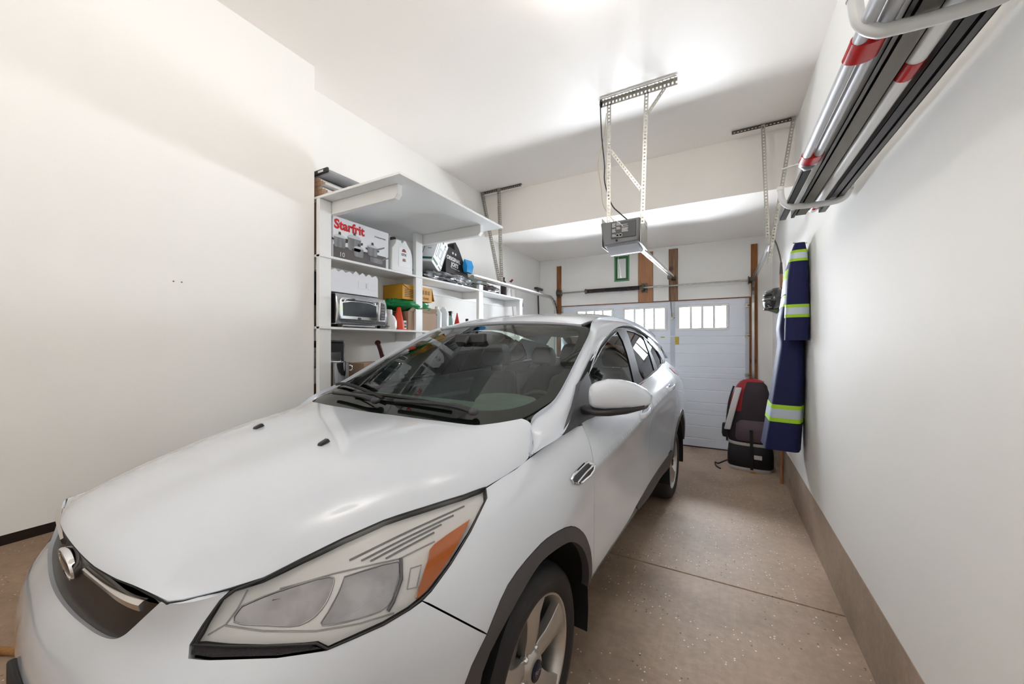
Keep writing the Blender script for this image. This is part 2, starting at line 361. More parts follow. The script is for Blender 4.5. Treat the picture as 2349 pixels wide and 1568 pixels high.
# ------------------------------------------------------------------ torsion spring bar
tb = thing('torsion_bar', 'long steel torsion bar with black spring above the garage door', 'spring bar', (0, YD-.10, 2.345))
MB().cyl((-2.40, 0, 0), (.36, 0, 0), .0125, n=14).build('bar', GALV, tb)
sp = MB()
for k in range(46):
    x = -1.895+k*.0182; sp.lathe([(.030, 0), (.034, .005), (.034, .011), (.030, .0165)], 16, frame((x, 0, 0), (0, 1, 0), (0, 0, 1)))
sp.build('spring', mat('spring_black', (52, 44, 44), .45, .6), tb)
for x in (-1.915, -1.055): MB().lathe([(.012, -.02), (.04, -.02), (.04, .0), (.028, .02), (.012, .02)], 18, frame((x, 0, 0), (0, 1, 0), (0, 0, 1))).build('spring_cone', DSTEEL, tb)
MB().box(-1.03, -1.02, -.03, .098, -.05, .05).box(-1.07, -.98, .084, .0995, -.07, .075).build('centre_bracket', DSTEEL, tb, bevel=.002)
for x in (-2.39, .35): MB().lathe([(.014, -.035), (.055, -.035), (.055, -.028), (.042, -.02), (.042, .02), (.055, .028), (.055, .035), (.014, .035)], 22, frame((x, 0, 0), (0, 1, 0), (0, 0, 1))).build('cable_drum', DSTEEL, tb)
for x in (-2.425, .385): MB().box(x-.003, x+.003, -.03, .078, -.05, .06).build('bearing_plate', DSTEEL, tb)
# ------------------------------------------------------------------ door tracks and their hangers
def track(x, zt, ye, lab, s):
    t = thing('door_track', lab, 'track', (x, YD, 0)); mb = MB(); r = .30; P = [Vector((0, -.045, .05)), Vector((0, -.045, zt-r))]
    for k in range(1, 9): a = R(90)*k/8; P.append(Vector((0, -.045-r*(1-math.cos(a)), zt-r+r*math.sin(a))))
    P.append(Vector((0, ye-YD, zt)))
    for i in range(len(P)-1):
        d = (P[i+1]-P[i]).normalized(); nn = Vector((1, 0, 0)).cross(d)
        for off in (-.024, .024): mb.beam(P[i]+nn*off, P[i+1]+nn*off, .028, .0025, nn)
        mb.beam(P[i]+Vector((s*.014, 0, 0)), P[i+1]+Vector((s*.014, 0, 0)), .0025, .05, nn)
    mb.build('rail', STEEL, t, smooth=0)
    m2 = MB(); perf(m2, (s*.016+.02*s, -.012, .3), (s*.016+.02*s, -.012, zt-.02), (1, 0, 0), .034); m2.build('track_bracket', GALV, t, smooth=0)
    return t
track(.372, 2.345, 4.03, 'curved steel door track on the right beside the hanging overalls', 1)
track(-2.462, 2.262, 3.55, 'curved steel door track running in front of the left wall shelf', -1)
h = thing('track_hanger', 'perforated angle iron hanger holding the right door track', 'bracket', (0, 4.08, 0))
angle_iron('cross_bar', (.09, 0, ZC-.002), (.575, 0, ZC-.002), (0, 0, -1), (0, 1, 0), h, DSTEEL)
angle_iron('strut', (.318, -.006, ZC-.01), (.352, -.006, 2.40), (1, 0, 0), (0, -1, 0), h)
angle_iron('strut', (.545, -.01, ZC-.01), (.355, -.01, 2.215), (1, 0, .2), (0, -1, 0), h)
h = thing('track_hanger', 'perforated angle iron hanger holding the left door track', 'bracket', (0, 4.135, 0))
angle_iron('cross_bar', (-2.76, 0, ZC-.002), (-2.17, 0, ZC-.002), (0, 0, -1), (0, 1, 0), h, DSTEEL)
angle_iron('strut', (-2.755, -.006, ZC-.01), (-2.49, -.006, 2.28), (1, 0, .2), (0, -1, 0), h)
angle_iron('strut', (-2.495, -.01, ZC-.01), (-2.455, -.01, 2.28), (1, 0, 0), (0, -1, 0), h)
# ------------------------------------------------------------------ garage door opener
op = thing('door_opener', 'grey garage door opener hanging from the ceiling by steel straps', 'opener', (-.70, 3.07, ZC))
angle_iron('ceiling_bar', (-.172, 0, -.002), (.415, 0, -.002), (0, 0, -1), (0, -1, 0), op, width=.042)
angle_iron('hanger_strap', (-.115, .0, -.03), (-.12, .0, -1.10), (1, 0, 0), (0, 1, 0), op)
angle_iron('hanger_strap', (.178, .0, -.03), (.145, .0, -1.05), (1, 0, 0), (0, 1, 0), op)
angle_iron('brace', (.19, .004, -.19), (.315, .004, -.03), (1, 0, -.9), (0, 1, 0), op, width=.026)
angle_iron('brace', (-.10, .004, -.42), (.135, .004, -.78), (1, 0, .6), (0, 1, 0), op, width=.026)
# motor head: hood with sloped sides
hd = MB(); zt, zb = -1.01, -1.195; x0, x1 = -.165, .15
P = [(x0, -.03, zt), (x1, -.03, zt+.012), (x1-.018, -.03, zb+.02), (x0+.03, -.03, zb)]
hd.rings([[(x0+.004, -.03, zt), (x1-.004, -.03, zt+.006), (x1-.018, -.035, zb+.012), (x0+.03, -.035, zb)],
          [(x0, .0, zt+.006), (x1, .0, zt+.010), (x1-.012, .0, zb+.006), (x0+.024, .0, zb-.006)],
          [(x0, .30, zt+.006), (x1, .30, zt+.010), (x1-.012, .30, zb+.006), (x0+.024, .30, zb-.006)]])
hd.build('motor_housing', mat('opener_grey', (112, 112, 114), .45), op, bevel=.008)
MB().box(x0+.09, x1-.03, -.041, -.034, zb+.045, zt-.012).build('label_panel', mat('opener_dark', (74, 74, 76), .5), op, bevel=.004)
LBL = mat('label_print', (196, 196, 196), .6)
for k, (a, b, c, d) in enumerate([(.0, .028, .09, .125), (.0, .028, .05, .08), (.0, .028, .015, .042), (.034, .066, .10, .13), (.034, .066, .07, .094), (.076, .125, .045, .08), (.076, .12, .10, .112), (.076, .125, .086, .094)]):
    ox, oz = x0+.10, zb+.045
    for r in range(max(1, int((d-c)/.007))):
        MB().box(ox+a, ox+b-(.006 if r % 3 == 2 else 0), -.0425, -.0412, oz+c+r*.007, oz+c+r*.007+.0042).build('label_print', LBL, op, smooth=0)
for dx in (.042, .066): MB().lathe([(.013, 0), (.013, .0015), (.009, .0015), (.009, 0)], 18, frame((x0+.10+dx, -.0412, zb+.068), (1, 0, 0), (0, 0, 1)) @ Matrix.Scale(-1, 4)).build('label_print', LBL, op)
MB().cyl((x0+.135, -.045, zb+.03), (x0+.135, -.03, zb+.03), .008).build('reset_button', BLACK, op)
dl = MB(); n = 12
dl.rings([[(x0+.04, .0+.25*k/n+.02, zb-.004-.045*math.sin(math.pi*k/n)) for k in range(n+1)], [(x1-.03, .0+.25*k/n+.02, zb+.004-.045*math.sin(math.pi*k/n)) for k in range(n+1)]], cap=True)
dl.build('lamp_lens', mat('lens_white', (226, 228, 234), .3, trans=.3), op)
for x in (x0+.006, x1-.004): MB().box(x-.003, x+.003, .0, .30, zb, zt+.05).build('side_plate', GALV, op, bevel=.002)
rail = MB().beam((.03, .30, zt-.09), (.083, 2.86, -1.02), .05, .032); rail.build('drive_rail', STEEL, op, bevel=.004)
MB().beam((.03, .30, zt-.112), (.083, 2.86, -1.042), .012, .012).build('drive_chain', DSTEEL, op)
MB().box(.05, .115, 2.84, 2.945, -1.06, -1.0).build('header_bracket', DSTEEL, op, bevel=.003)
MB().box(.045, .085, 2.55, 2.66, -1.09, -1.045).build('trolley', DSTEEL, op, bevel=.003)
MB().beam((.064, 2.60, -1.07), (.064, 2.93, -1.60), .006, .03).build('door_arm', DSTEEL, op)
MB().box(.045, .085, 2.915, 2.955, -1.64, -1.54).build('arm_bracket', GALV, op, bevel=.003)
cd = bez([(-.165, .0, -.02), (-.165, -.02, -.06), (-.155, -.015, -.30), (-.135, -.01, -.52), (-.14, .02, -.66), (-.09, .04, -.84), (-.02, .03, -.93), (.05, .05, -1.0)], 8)
MB().tube(cd, .005, 8).build('power_cord', BLACKP, op)
MB().lathe([(.012, 0), (.014, -.012), (.011, -.03), (.006, -.04)], 12, Matrix.Translation((-.165, 0, -.002))).build('plug', BLACKP, op)
MB().tube(bez([(-.12, .0, -.10), (-.15, .01, -.30), (-.19, .0, -.5), (-.165, .0, -.7), (-.15, .01, -.85), (-.08, .02, -.97), (-.06, .0, -1.0)], 8), .003, 6).build('wire', mat('wire_beige', (205, 190, 160), .6), op)
MB().tube(bez([(-.03, .1, -1.0), (-.06, .0, -.985), (-.07, -.03, -.99), (-.02, -.045, -1.02), (.02, -.046, -1.06)], 8), .0025, 6).build('wire', WHITEPL, op)
MB().tube(bez([(-.06, .12, zb-.03), (-.09, .3, zb-.10), (-.12, .5, zb-.18)], 6), .0015, 6).build('pull_string', DSTEEL, op)
# ------------------------------------------------------------------ taped frame on the door wall
tf = thing('taped_frame', 'small white wall panel framed with green painter tape', 'frame', (-1.372, YD, 2.685))
GT = mat('green_tape', (34, 96, 56), .55); GL = mat('green_film', (104, 158, 118), .5)
bx('panel', mat('panel_white', (240, 240, 236), .5), -.075, .075, -.006, -.001, -.165, .165, tf)
for n, x0, x1, z0, z1 in (('tape_strip', -.098, -.066, -.185, .185), ('tape_strip', .066, .098, -.185, .185)): bx(n, GT, x0, x1, -.0085, -.006, z0, z1, tf)
for z0, z1 in ((.150, .19), (-.185, -.157)): bx('tape_strip', GT, -.085, .085, -.0105, -.0086, z0, z1, tf)
for x0, x1 in ((-.118, -.094), (.094, .118)): bx('film_strip', GL, x0, x1, -.0055, -.0015, -.20, .20, tf)
for z0, z1 in ((-.205, -.18),): bx('film_strip', GL, -.118, .118, -.0054, -.0014, z0, z1, tf)
# wall fixings
def spl_mat(n):
    A=np.zeros((n,n));B=np.zeros((n,n))
    A[0,0]=A[-1,-1]=1
    for i in range(1,n-1):
        A[i,i-1:i+2]=(1,4,1); B[i,i-1:i+2]=(6,-12,6)
    return np.linalg.solve(A,B)
class Surf:
    """smooth tensor surface through a grid of control points"""
    def __init__(s,rows,flip=False,crease=0):
        s.crease=crease
        s.G=np.array(rows,float); s.nu,s.nv=s.G.shape[:2]; s.Mu,s.Mv=spl_mat(s.nu),spl_mat(s.nv); s.flip=flip
        U,V=np.meshgrid(np.linspace(0,s.nu-1,(s.nu-1)*8+1),np.linspace(0,s.nv-1,(s.nv-1)*8+1),indexing='ij')
        s.gu,s.gv=U.ravel(),V.ravel(); s.gp=s.at(s.gu,s.gv)
    def w(s,n,Mm,u):
        u=np.asarray(u,float); i=np.clip(np.floor(u).astype(int),0,n-2); b=u-i; a=1-b
        W=np.zeros((len(u),n)); r=np.arange(len(u)); W[r,i]+=a; W[r,i+1]+=b
        ca=np.where((b>=0)&(b<=1),(a**3-a)/6,0); cb=np.where((b>=0)&(b<=1),(b**3-b)/6,0)
        # linear continuation outside
        W+=ca[:,None]*Mm[i]+cb[:,None]*Mm[i+1]
        lo=b<0; hi=b>1
        if lo.any(): W[lo]+=(b[lo]*(-1/6.))[:,None]*Mm[i[lo]+1]+(b[lo]*(-1/3.))[:,None]*Mm[i[lo]]
        if hi.any(): W[hi]+=((b[hi]-1)*(1/6.))[:,None]*Mm[i[hi]]+((b[hi]-1)*(1/3.))[:,None]*Mm[i[hi]+1]
        return W
    def at(s,u,v):
        P=np.einsum('ki,ijc,kj->kc',s.w(s.nu,s.Mu,u),s.G,s.w(s.nv,s.Mv,v))
        if s.crease:
            u,v=np.asarray(u,float),np.asarray(v,float); r=np.clip((u-8.3)/.8,0,1); r=r*r*(3-2*r)*np.clip(14.5-u,0,1)
            P[:,0]+=s.crease*r*np.exp(-np.abs(v-5)/.38)
        return P
    def jac(s,u,v,e=1e-3):
        return (s.at(u+e,v)-s.at(u-e,v))/(2*e),(s.at(u,v+e)-s.at(u,v-e))/(2*e)
    def nrm(s,u,v):
        a,b=s.jac(u,v); n=np.cross(a,b); n/=np.linalg.norm(n,axis=1)[:,None]+1e-12
        return -n if s.flip else n
    def near(s,P,it=12):
        P=np.atleast_2d(np.asarray(P,float)); k=np.array([np.argmin(((s.gp-q)**2).sum(1)) for q in P])
        u,v=s.gu[k].copy(),s.gv[k].copy()
        for _ in range(it):
            a,b=s.jac(u,v); r=P-s.at(u,v)
            aa,bb,ab=(a*a).sum(1),(b*b).sum(1),(a*b).sum(1); ra,rb=(r*a).sum(1),(r*b).sum(1)
            D=aa*bb-ab*ab+1e-12; du=np.clip((ra*bb-rb*ab)/D,-.4,.4); dv=np.clip((rb*aa-ra*ab)/D,-.4,.4)
            u=np.clip(u+du,-.6,s.nu-.4); v=np.clip(v+dv,-.6,s.nv-.4)
        return u,v
    def ray(s,o,d):
        d=d/np.linalg.norm(d); r=s.gp-o; t=r@d; dist=np.linalg.norm(r-t[:,None]*d,axis=1)
        c=np.argsort(dist)[:40]; best=None
        k=c[np.argmin(t[c]+8*dist[c])]
        u,v=s.gu[k:k+1].copy(),s.gv[k:k+1].copy(); tt=t[k]
        for _ in range(30):
            a,b=s.jac(u,v); P=s.at(u,v)[0]; J=np.stack([a[0],b[0],-d],1); 
            x=np.linalg.lstsq(J,(o+tt*d)-P,rcond=None)[0]
            u=np.clip(u+np.clip(x[0],-.4,.4),-.6,s.nu-.4); v=np.clip(v+np.clip(x[1],-.4,.4),-.6,s.nv-.4); tt+=x[2]
        P=s.at(u,v)[0]; return P,float(u[0]),float(v[0]),float(np.linalg.norm(P-(o+d*((P-o)@d))))
def st(x,y,z):
    n=8; f=lambda q:[q]*n if np.isscalar(q) else q
    return [list(c) for c in zip(f(x),f(y),f(z))]
BODY=Surf([
 st(0,[-.95,-1.005,-1.03,-1.035,-1.02,-.978,-.963,-.955],[.22,.34,.50,.66,.775,.86,.92,.976]),
 st(.25,[-.935,-.99,-1.015,-1.022,-1.005,-.963,-.948,-.94],[.22,.34,.5,.66,.775,.86,.92,.972]),
 st([.48,.50,.51,.51,.50,.483,.485,.50],[-.90,-.955,-.98,-.985,-.965,-.915,-.895,-.885],[.22,.34,.5,.66,.775,.865,.92,.965]),
 st([.65,.69,.71,.715,.70,.67,.635,.591],[-.80,-.845,-.865,-.865,-.83,-.765,-.715,-.667],[.22,.34,.5,.66,.78,.875,.935,.984]),
 st([.75,.79,.81,.82,.815,.79,.74,.675],[-.60,-.63,-.64,-.64,-.615,-.575,-.53,-.47],[.22,.34,.5,.66,.79,.885,.955,1.012]),
 st([.86,.90,.92,.925,.915,.88,.825,.745],[-.40,-.41,-.42,-.42,-.40,-.37,-.335,-.30],[.22,.34,.5,.66,.79,.89,.97,1.03]),
 st([.88,.92,.94,.95,.945,.915,.865,.79],[-.17]*7+[-.185],[.22,.34,.5,.66,.79,.90,.985,1.037]),
 st([.88,.92,.94,.95,.95,.925,.88,.818],.03,[.22,.34,.5,.66,.80,.92,1.01,1.075]),
 st([.89,.915,.935,.945,.945,.932,.903,.858],.215,[.24,.36,.5,.67,.83,.955,1.05,1.127]),
 st([.80,.88,.928,.933,.938,.942,.915,.875],.45,[.27,.38,.5,.67,.84,.985,1.08,1.155]),
 st([.80,.885,.926,.918,.922,.945,.918,.872],1.0,[.28,.38,.5,.68,.86,1.025,1.12,1.195]),
 st([.80,.885,.926,.918,.924,.947,.914,.865],1.6,[.29,.38,.5,.69,.88,1.075,1.15,1.222]),
 st([.80,.885,.932,.936,.943,.945,.90,.84],2.15,[.29,.39,.52,.70,.90,1.115,1.19,1.255]),
 st([.89,.93,.95,.955,.955,.93,.875,.80],2.65,[.30,.41,.55,.72,.90,1.12,1.21,1.293]),
 st([.85,.90,.92,.925,.92,.885,.825,.74],3.15,[.30,.41,.56,.74,.92,1.12,1.22,1.31]),
 st([.75,.82,.84,.85,.84,.80,.74,.64],[3.42,3.48,3.50,3.50,3.49,3.46,3.43,3.40],[.32,.42,.56,.74,.92,1.12,1.22,1.32]),
 st([.4,.42,.43,.43,.42,.40,.38,.34],[3.62,3.70,3.73,3.73,3.71,3.67,3.64,3.60],[.34,.43,.56,.74,.92,1.12,1.22,1.33]),
 st(0,[3.67,3.76,3.79,3.79,3.77,3.72,3.69,3.65],[.34,.43,.56,.74,.92,1.12,1.22,1.33]),
],crease=.016)
HOOD=Surf([
 [(0,-.955,.976),(.2,-.947,.972),(.36,-.918,.968),(.45,-.90,.966),(.50,-.885,.965)],
 [(0,-.90,1.022),(.205,-.895,1.018),(.38,-.865,1.0),(.47,-.835,.98),(.528,-.815,.962)],
 [(0,-.74,1.08),(.212,-.735,1.08),(.42,-.71,1.05),(.53,-.69,1.015),(.59,-.67,.984)],
 [(0,-.53,1.122),(.224,-.525,1.126),(.45,-.505,1.10),(.60,-.48,1.055),(.675,-.465,1.012)],
 [(0,-.33,1.152),(.24,-.325,1.158),(.48,-.31,1.135),(.67,-.28,1.085),(.755,-.26,1.032)],
 [(0,-.17,1.171),(.25,-.165,1.176),(.5,-.14,1.158),(.71,-.09,1.105),(.80,-.06,1.045)],
 [(0,.05,1.188),(.27,.05,1.19),(.54,.07,1.187),(.74,.13,1.168),(.83,.15,1.12)],
],flip=True)
WS=Surf([
 [(0,-.06,1.155),(0,.35,1.355),(0,.75,1.53),(0,1.11,1.652)],
 [(.40,-.04,1.155),(.395,.36,1.345),(.375,.75,1.515),(.345,1.10,1.638)],
 [(.62,.02,1.155),(.615,.37,1.308),(.58,.745,1.48),(.525,1.09,1.622)],
 [(.775,.11,1.15),(.765,.40,1.262),(.715,.74,1.436),(.655,1.08,1.603)],
])
def mirrored(s): 
    return Surf([[(-c[0],c[1],c[2]) for c in r] for r in s.G])

PIL_IN=[(.816,.045,1.077),(.80,.104,1.123),(.755,.168,1.178),(.768,.30,1.218),(.765,.455,1.287),(.730,.729,1.426),(.690,.985,1.553),(.635,1.17,1.622),(.60,1.5,1.672),(.59,2.0,1.69),(.59,2.6,1.66),(.60,3.1,1.59)]
PIL_OUT=[(.821,.045,1.08),(.845,.13,1.106),(.862,.215,1.128),(.846,.33,1.175),(.825,.47,1.24),(.785,.72,1.36),(.74,1.0,1.485),(.705,1.3,1.565),(.68,1.6,1.615),(.665,2.05,1.63),(.675,2.6,1.56),(.70,3.1,1.45)]
PIL_MID=[(np.array(a)+b)/2+np.array((.012,0,.010))*(0,.6,.9,1,1,1,1,1,1,1,1,1)[i] for i,(a,b) in enumerate(zip(PIL_IN,PIL_OUT))]
PIL_EXT=[(.848,.045,1.045),(.873,.13,1.075),(.888,.215,1.088)]+[tuple(np.array(b)+(np.array(b)-m)*.9) for m,b in list(zip(PIL_MID,PIL_OUT))[3:]]
PILLAR=Surf([[a,tuple(m),b,e] for a,m,b,e in zip(PIL_IN,PIL_MID,PIL_OUT,PIL_EXT)])
def grow(y,xb,zb): return [(xb-.40*d-.15*d*d,y,zb+d) for d in (-.03,.15,.32,.48)]
GREEN=Surf([grow(.15,.866,1.118),grow(.6,.878,1.165),grow(1.0,.872,1.195),grow(1.6,.865,1.222),grow(2.15,.84,1.255),grow(2.65,.80,1.293),grow(3.15,.74,1.31)])
def rrow(y,a,b,c,d): return [(0,y,a),(.3,y,b),(.5,y-.005,c),(.62,y-.01,d)]
ROOF=Surf([rrow(1.08,1.645,1.636,1.618,1.605),rrow(1.3,1.702,1.695,1.675,1.648),rrow(1.6,1.734,1.728,1.71,1.682),rrow(2.0,1.748,1.743,1.726,1.697),rrow(2.5,1.73,1.724,1.706,1.68),rrow(3.0,1.69,1.684,1.664,1.625),rrow(3.35,1.645,1.638,1.615,1.56)])
# ------------------------------------------------------------------ panels cut from a smooth surface
def full_u(s):
    G = np.concatenate([(s.G*np.array((-1, 1, 1)))[:0:-1], s.G], 0); return G
def full_v(s):
    G = np.concatenate([(s.G*np.array((-1, 1, 1)))[:, :0:-1], s.G], 1); return G
BODYF = Surf(full_u(BODY)); HOODF = Surf(full_v(HOOD), flip=True); WSF = Surf(full_u(WS)); ROOFF = Surf(full_v(ROOF), flip=True)
def inside(P, poly):
    x, y = P[:, 0], P[:, 1]; c = np.zeros(len(P), bool); n = len(poly); j = n-1
    for i in range(n):
        xi, yi = poly[i]; xj, yj = poly[j]
        k = ((yi > y) != (yj > y)) & (x < (xj-xi)*(y-yi)/(yj-yi+1e-15)+xi); c ^= k; j = i
    return c
def densify(pts, step, closed=True, smooth=False):
    P = [np.array(p, float) for p in pts]; out = []
    for i in range(len(P) if closed else len(P)-1):
        a, b = P[i], P[(i+1) % len(P)]; n = max(1, int(np.linalg.norm(b-a)/step))
        out += [a+(b-a)*k/n for k in range(n)]
    if not closed: out.append(P[-1])
    return np.array(out)
def sm(pts, n=6): return [tuple(p) for p in bez(pts, n)]
def on(s, pts, step=.02, closed=True):
    P = densify(pts, step, closed); return np.stack(s.near(P), 1)
def shrink(s, uv, g):
    u, v = uv[:, 0], uv[:, 1]; a, b = s.jac(u, v); P = s.at(u, v); n = s.nrm(u, v)
    t = np.roll(P, -1, 0)-np.roll(P, 1, 0); t /= np.linalg.norm(t, axis=1)[:, None]+1e-12
    w = np.cross(n, t); x, y = u, v; A = np.sum(x*np.roll(y, -1)-np.roll(x, -1)*y)
    sg = 1 if (A > 0) != s.flip else -1
    w = w*g*sg
    aa, bb, ab = (a*a).sum(1), (b*b).sum(1), (a*b).sum(1); ra, rb = (w*a).sum(1), (w*b).sum(1); D = aa*bb-ab*ab+1e-12
    return np.stack([u+(ra*bb-rb*ab)/D, v+(rb*aa-ra*ab)/D], 1)
def panel(name, s, uv, m, parent, step=.03, off=0.0, gap=.0022, skirt=.012, holes=(), lines=(), mirror=False, hskirt=None, hgap=0.0):
    """cut the outline uv out of surface s, raise it by off, turn its edges inwards by skirt"""
    uv = shrink(s, uv, gap) if gap else uv
    hs = [shrink(s, h, -hgap) if hgap else h for h in holes]
    u0, v0 = uv.min(0); u1, v1 = uv.max(0)
    um, vm = np.meshgrid(np.linspace(u0, u1, 9), np.linspace(v0, v1, 9)); a, b = s.jac(um.ravel(), vm.ravel())
    nu = int(np.clip((u1-u0)*np.linalg.norm(a, axis=1).mean()/step, 2, 140)); nv = int(np.clip((v1-v0)*np.linalg.norm(b, axis=1).mean()/step, 2, 60))
    gu, gv = np.meshgrid(np.linspace(u0, u1, nu+1), np.linspace(v0, v1, nv+1)); g = np.stack([gu.ravel(), gv.ravel()], 1)
    for ln in lines: g = np.concatenate([g, ln])
    def far(g, poly):
        sc_ = np.array([1/(max(u1-u0, 1e-6)/nu), 1/(max(v1-v0, 1e-6)/nv)]); d = ((g[:, None]-poly[None])*sc_)**2
        return d.sum(2).min(1) > .16
    k = inside(g, uv) & far(g, uv)
    for h in hs: k &= ~inside(g, h) & far(g, h)
    g = g[k]; loops = [uv]+hs; V = []; E = []
    for lp in loops:
        k0 = len(V); V += [tuple(x) for x in lp]; E += [(k0+i, k0+(i+1) % len(lp)) for i in range(len(lp))]
    nb = len(V); V += [tuple(x) for x in g]
    # scale to near-isotropic space for the triangulation
    su = np.linalg.norm(a, axis=1).mean(); sv = np.linalg.norm(b, axis=1).mean()
    r = delaunay_2d_cdt([Vector((x*su, y*sv)) for x, y in V], E, [], 0, 1e-7)
    VV = np.array([(p[0]/su, p[1]/sv) for p in r[0]]); F = np.array([f for f in r[2] if len(f) == 3])
    c = VV[F].mean(1); k = inside(c, uv)
    for h in hs: k &= ~inside(c, h)
    F = F[k]; P = s.at(VV[:, 0], VV[:, 1]); N = s.nrm(VV[:, 0], VV[:, 1]); P = P+N*off
    e1, e2 = P[F[:, 1]]-P[F[:, 0]], P[F[:, 2]]-P[F[:, 0]]; bad = (np.cross(e1, e2)*N[F[:, 0]]).sum(1) < 0; F[bad] = F[bad][:, ::-1]
    P = [tuple(x) for x in P]; NN = [tuple(x) for x in N]; F = [tuple(int(i) for i in f) for f in F]
    if skirt:
        for li, lp in enumerate(loops):
            q = s.at(lp[:, 0], lp[:, 1]); n = s.nrm(lp[:, 0], lp[:, 1]); top = q+n*off; dp = skirt if li == 0 or hskirt is None else hskirt; bot = top-n*dp
            t = np.roll(q, -1, 0)-np.roll(q, 1, 0); t /= np.linalg.norm(t, axis=1)[:, None]+1e-12; w = np.cross(t, n)
            if li == 0: pass
            cx = w*.004+q; tst = s.near(cx[:1]); ins = inside(np.stack(tst, 1), lp)[0]
            if ins == (li == 0): w = -w
            k0 = len(P); L = len(lp); P += [tuple(x) for x in top]+[tuple(x) for x in bot]; NN += [tuple(x) for x in w]*2
            for i in range(L):
                j = (i+1) % L; f = (k0+i, k0+j, k0+L+j, k0+L+i); A_, B_, C_ = (np.array(P[x]) for x in f[:3])
                if np.dot(np.cross(B_-A_, C_-A_), w[i]) < 0: f = f[::-1]
                F.append(f)
    def emit(mir):
        p = [(-x, y, z) for x, y, z in P] if mir else P; n = [(-x, y, z) for x, y, z in NN] if mir else NN; f = [q[::-1] for q in F] if mir else F
        me = bpy.data.meshes.new(name); me.from_pydata(p, [], f); me.update(); me.polygons.foreach_set('use_smooth', [True]*len(f))
        me.normals_split_custom_set_from_vertices(n); return link(name, me, m, parent)
    return (emit(False), emit(True)) if mirror else emit(False)
def ribbon(name, s, pts, m, parent, r=.004, off=0.0, closed=False, mirror=False, n=6, step=.02):
    uv = on(s, pts, step, closed); P = s.at(uv[:, 0], uv[:, 1])+s.nrm(uv[:, 0], uv[:, 1])*off
    o = [MB().tube([tuple(p) for p in P], r, n, closed=closed).build(name, m, parent)]
    if mirror: o.append(MB().tube([(-p[0], p[1], p[2]) for p in P], r, n, closed=closed).build(name, m, parent))
    return o
def both(fn):
    """build a part on the driver side and its mirror image"""
    for sx in (1, -1): fn(sx)

# ------------------------------------------------------------------ the car
car = thing('car', 'white compact SUV parked nose towards the viewer', 'car', (-1.4416, 1.2546, 0), R(-3.2))
CLAD = mat('wheel_arch_plastic', (78, 75, 76), .55, bump=.03, bscale=200)
CARGLASS = glass('windscreen_glass', (.66, .80, .73), ior=1.58); SIDEGLASS = glass('side_glass', (.60, .72, .68)); PRIVACY = glass('privacy_glass', (.045, .05, .055))
TRIM = mat('interior_grey', (140, 148, 144), .7, var=.1, vscale=30); DASH = mat('dashboard_grey', (132, 142, 136), .65, bump=.05, bscale=300)
SEAT = mat('seat_fabric', (112, 118, 118), .85, var=.15, vscale=60); LINER = mat('headliner', (222, 226, 220), .85)
# seam curves shared by neighbouring panels (car frame: x to the driver, y backwards, z up)
LEAD = [(0, -.955, .976), (.10, -.953, .975), (.2, -.947, .972), (.30, -.932, .969), (.36, -.918, .968), (.45, -.90, .966), (.487, -.893, .965), (.503, -.872, .9635), (.513, -.85, .962)]
HLTOP = [(.540, -.801, .961), (.569, -.747, .965), (.594, -.670, .981), (.623, -.583, .999), (.659, -.486, 1.015), (.707, -.383, 1.024), (.757, -.262, 1.029), (.785, -.185, 1.034)]
FSEAM = sm([(.785, -.185, 1.034), (.803, -.038, 1.051), (.815, .040, 1.074), (.800, .104, 1.123), (.773, .150, 1.164), (.745, .168, 1.182), (.710, .168, 1.193)], 4)
COWL = sm([(.710, .168, 1.193), (.625, .067, 1.177), (.552, .010, 1.176), (.339, -.039, 1.184), (.16, -.043, 1.183), (0, -.044, 1.182)], 4)
mir = lambda c: [(-x, y, z) for x, y, z in c]
half = LEAD+HLTOP[:-1]+FSEAM[:-1]+COWL[:-1]
hood_o = half+[(0, -.044, 1.182)]+mir(half[1:])[::-1]
hood = panel('bonnet', HOODF, on(HOODF, hood_o), PAINT, car, step=.028, gap=.002, skirt=.02)
for sx in (1, -1):
    T = frame((sx*.237, -.405, 1.1465), (.99, .12, 0), (-.12, .97, .2)); nz = MB().rings([[T @ Vector(q) for q in r] for r in
        ([(-.012, -.018, 0), (.012, -.018, 0), (.012, .022, 0), (-.012, .022, 0)], [(-.010, -.012, .009), (.010, -.012, .009), (.008, .018, .013), (-.008, .018, .013)])])
    nz.build('washer_nozzle', BLACKP, hood, bevel=.003)
for c_ in (half, mir(half)): ribbon('bonnet_seam', HOODF, c_[:-2], BLACK, hood, r=.0024, off=-.004, step=.012)
# black liner under the bonnet and behind the seams
panel('bonnet_liner', HOODF, on(HOODF, hood_o, .05), BLACK, car, step=.08, off=-.022, gap=.03, skirt=0)
HL = [(.786, -.190, 1.034), (.811, -.216, 1.017), (.835, -.327, .965), (.841, -.419, .918), (.836, -.487, .883), (.822, -.540, .866), (.798, -.597, .855), (.772, -.650, .851), (.745, -.701, .847),
      (.726, -.714, .860), (.709, -.733, .863), (.654, -.786, .872), (.594, -.834, .879), (.541, -.870, .884), (.543, -.851, .913), (.550, -.823, .950), (.556, -.800, .961), (.575, -.750, .966), (.594, -.670, .981),
      (.620, -.581, .997), (.658, -.485, 1.014), (.708, -.384, 1.024), (.761, -.267, 1.032)]
uvHL = on(BODY, HL, .015)
ARCH = sm([(.90, -.475, .52), (.915, -.448, .662), (.930, -.377, .744), (.931, -.279, .818), (.936, -.130, .848), (.941, -.017, .850), (.948, .123, .823), (.944, .248, .748), (.938, .327, .662), (.933, .364, .589), (.928, .388, .483)], 3)
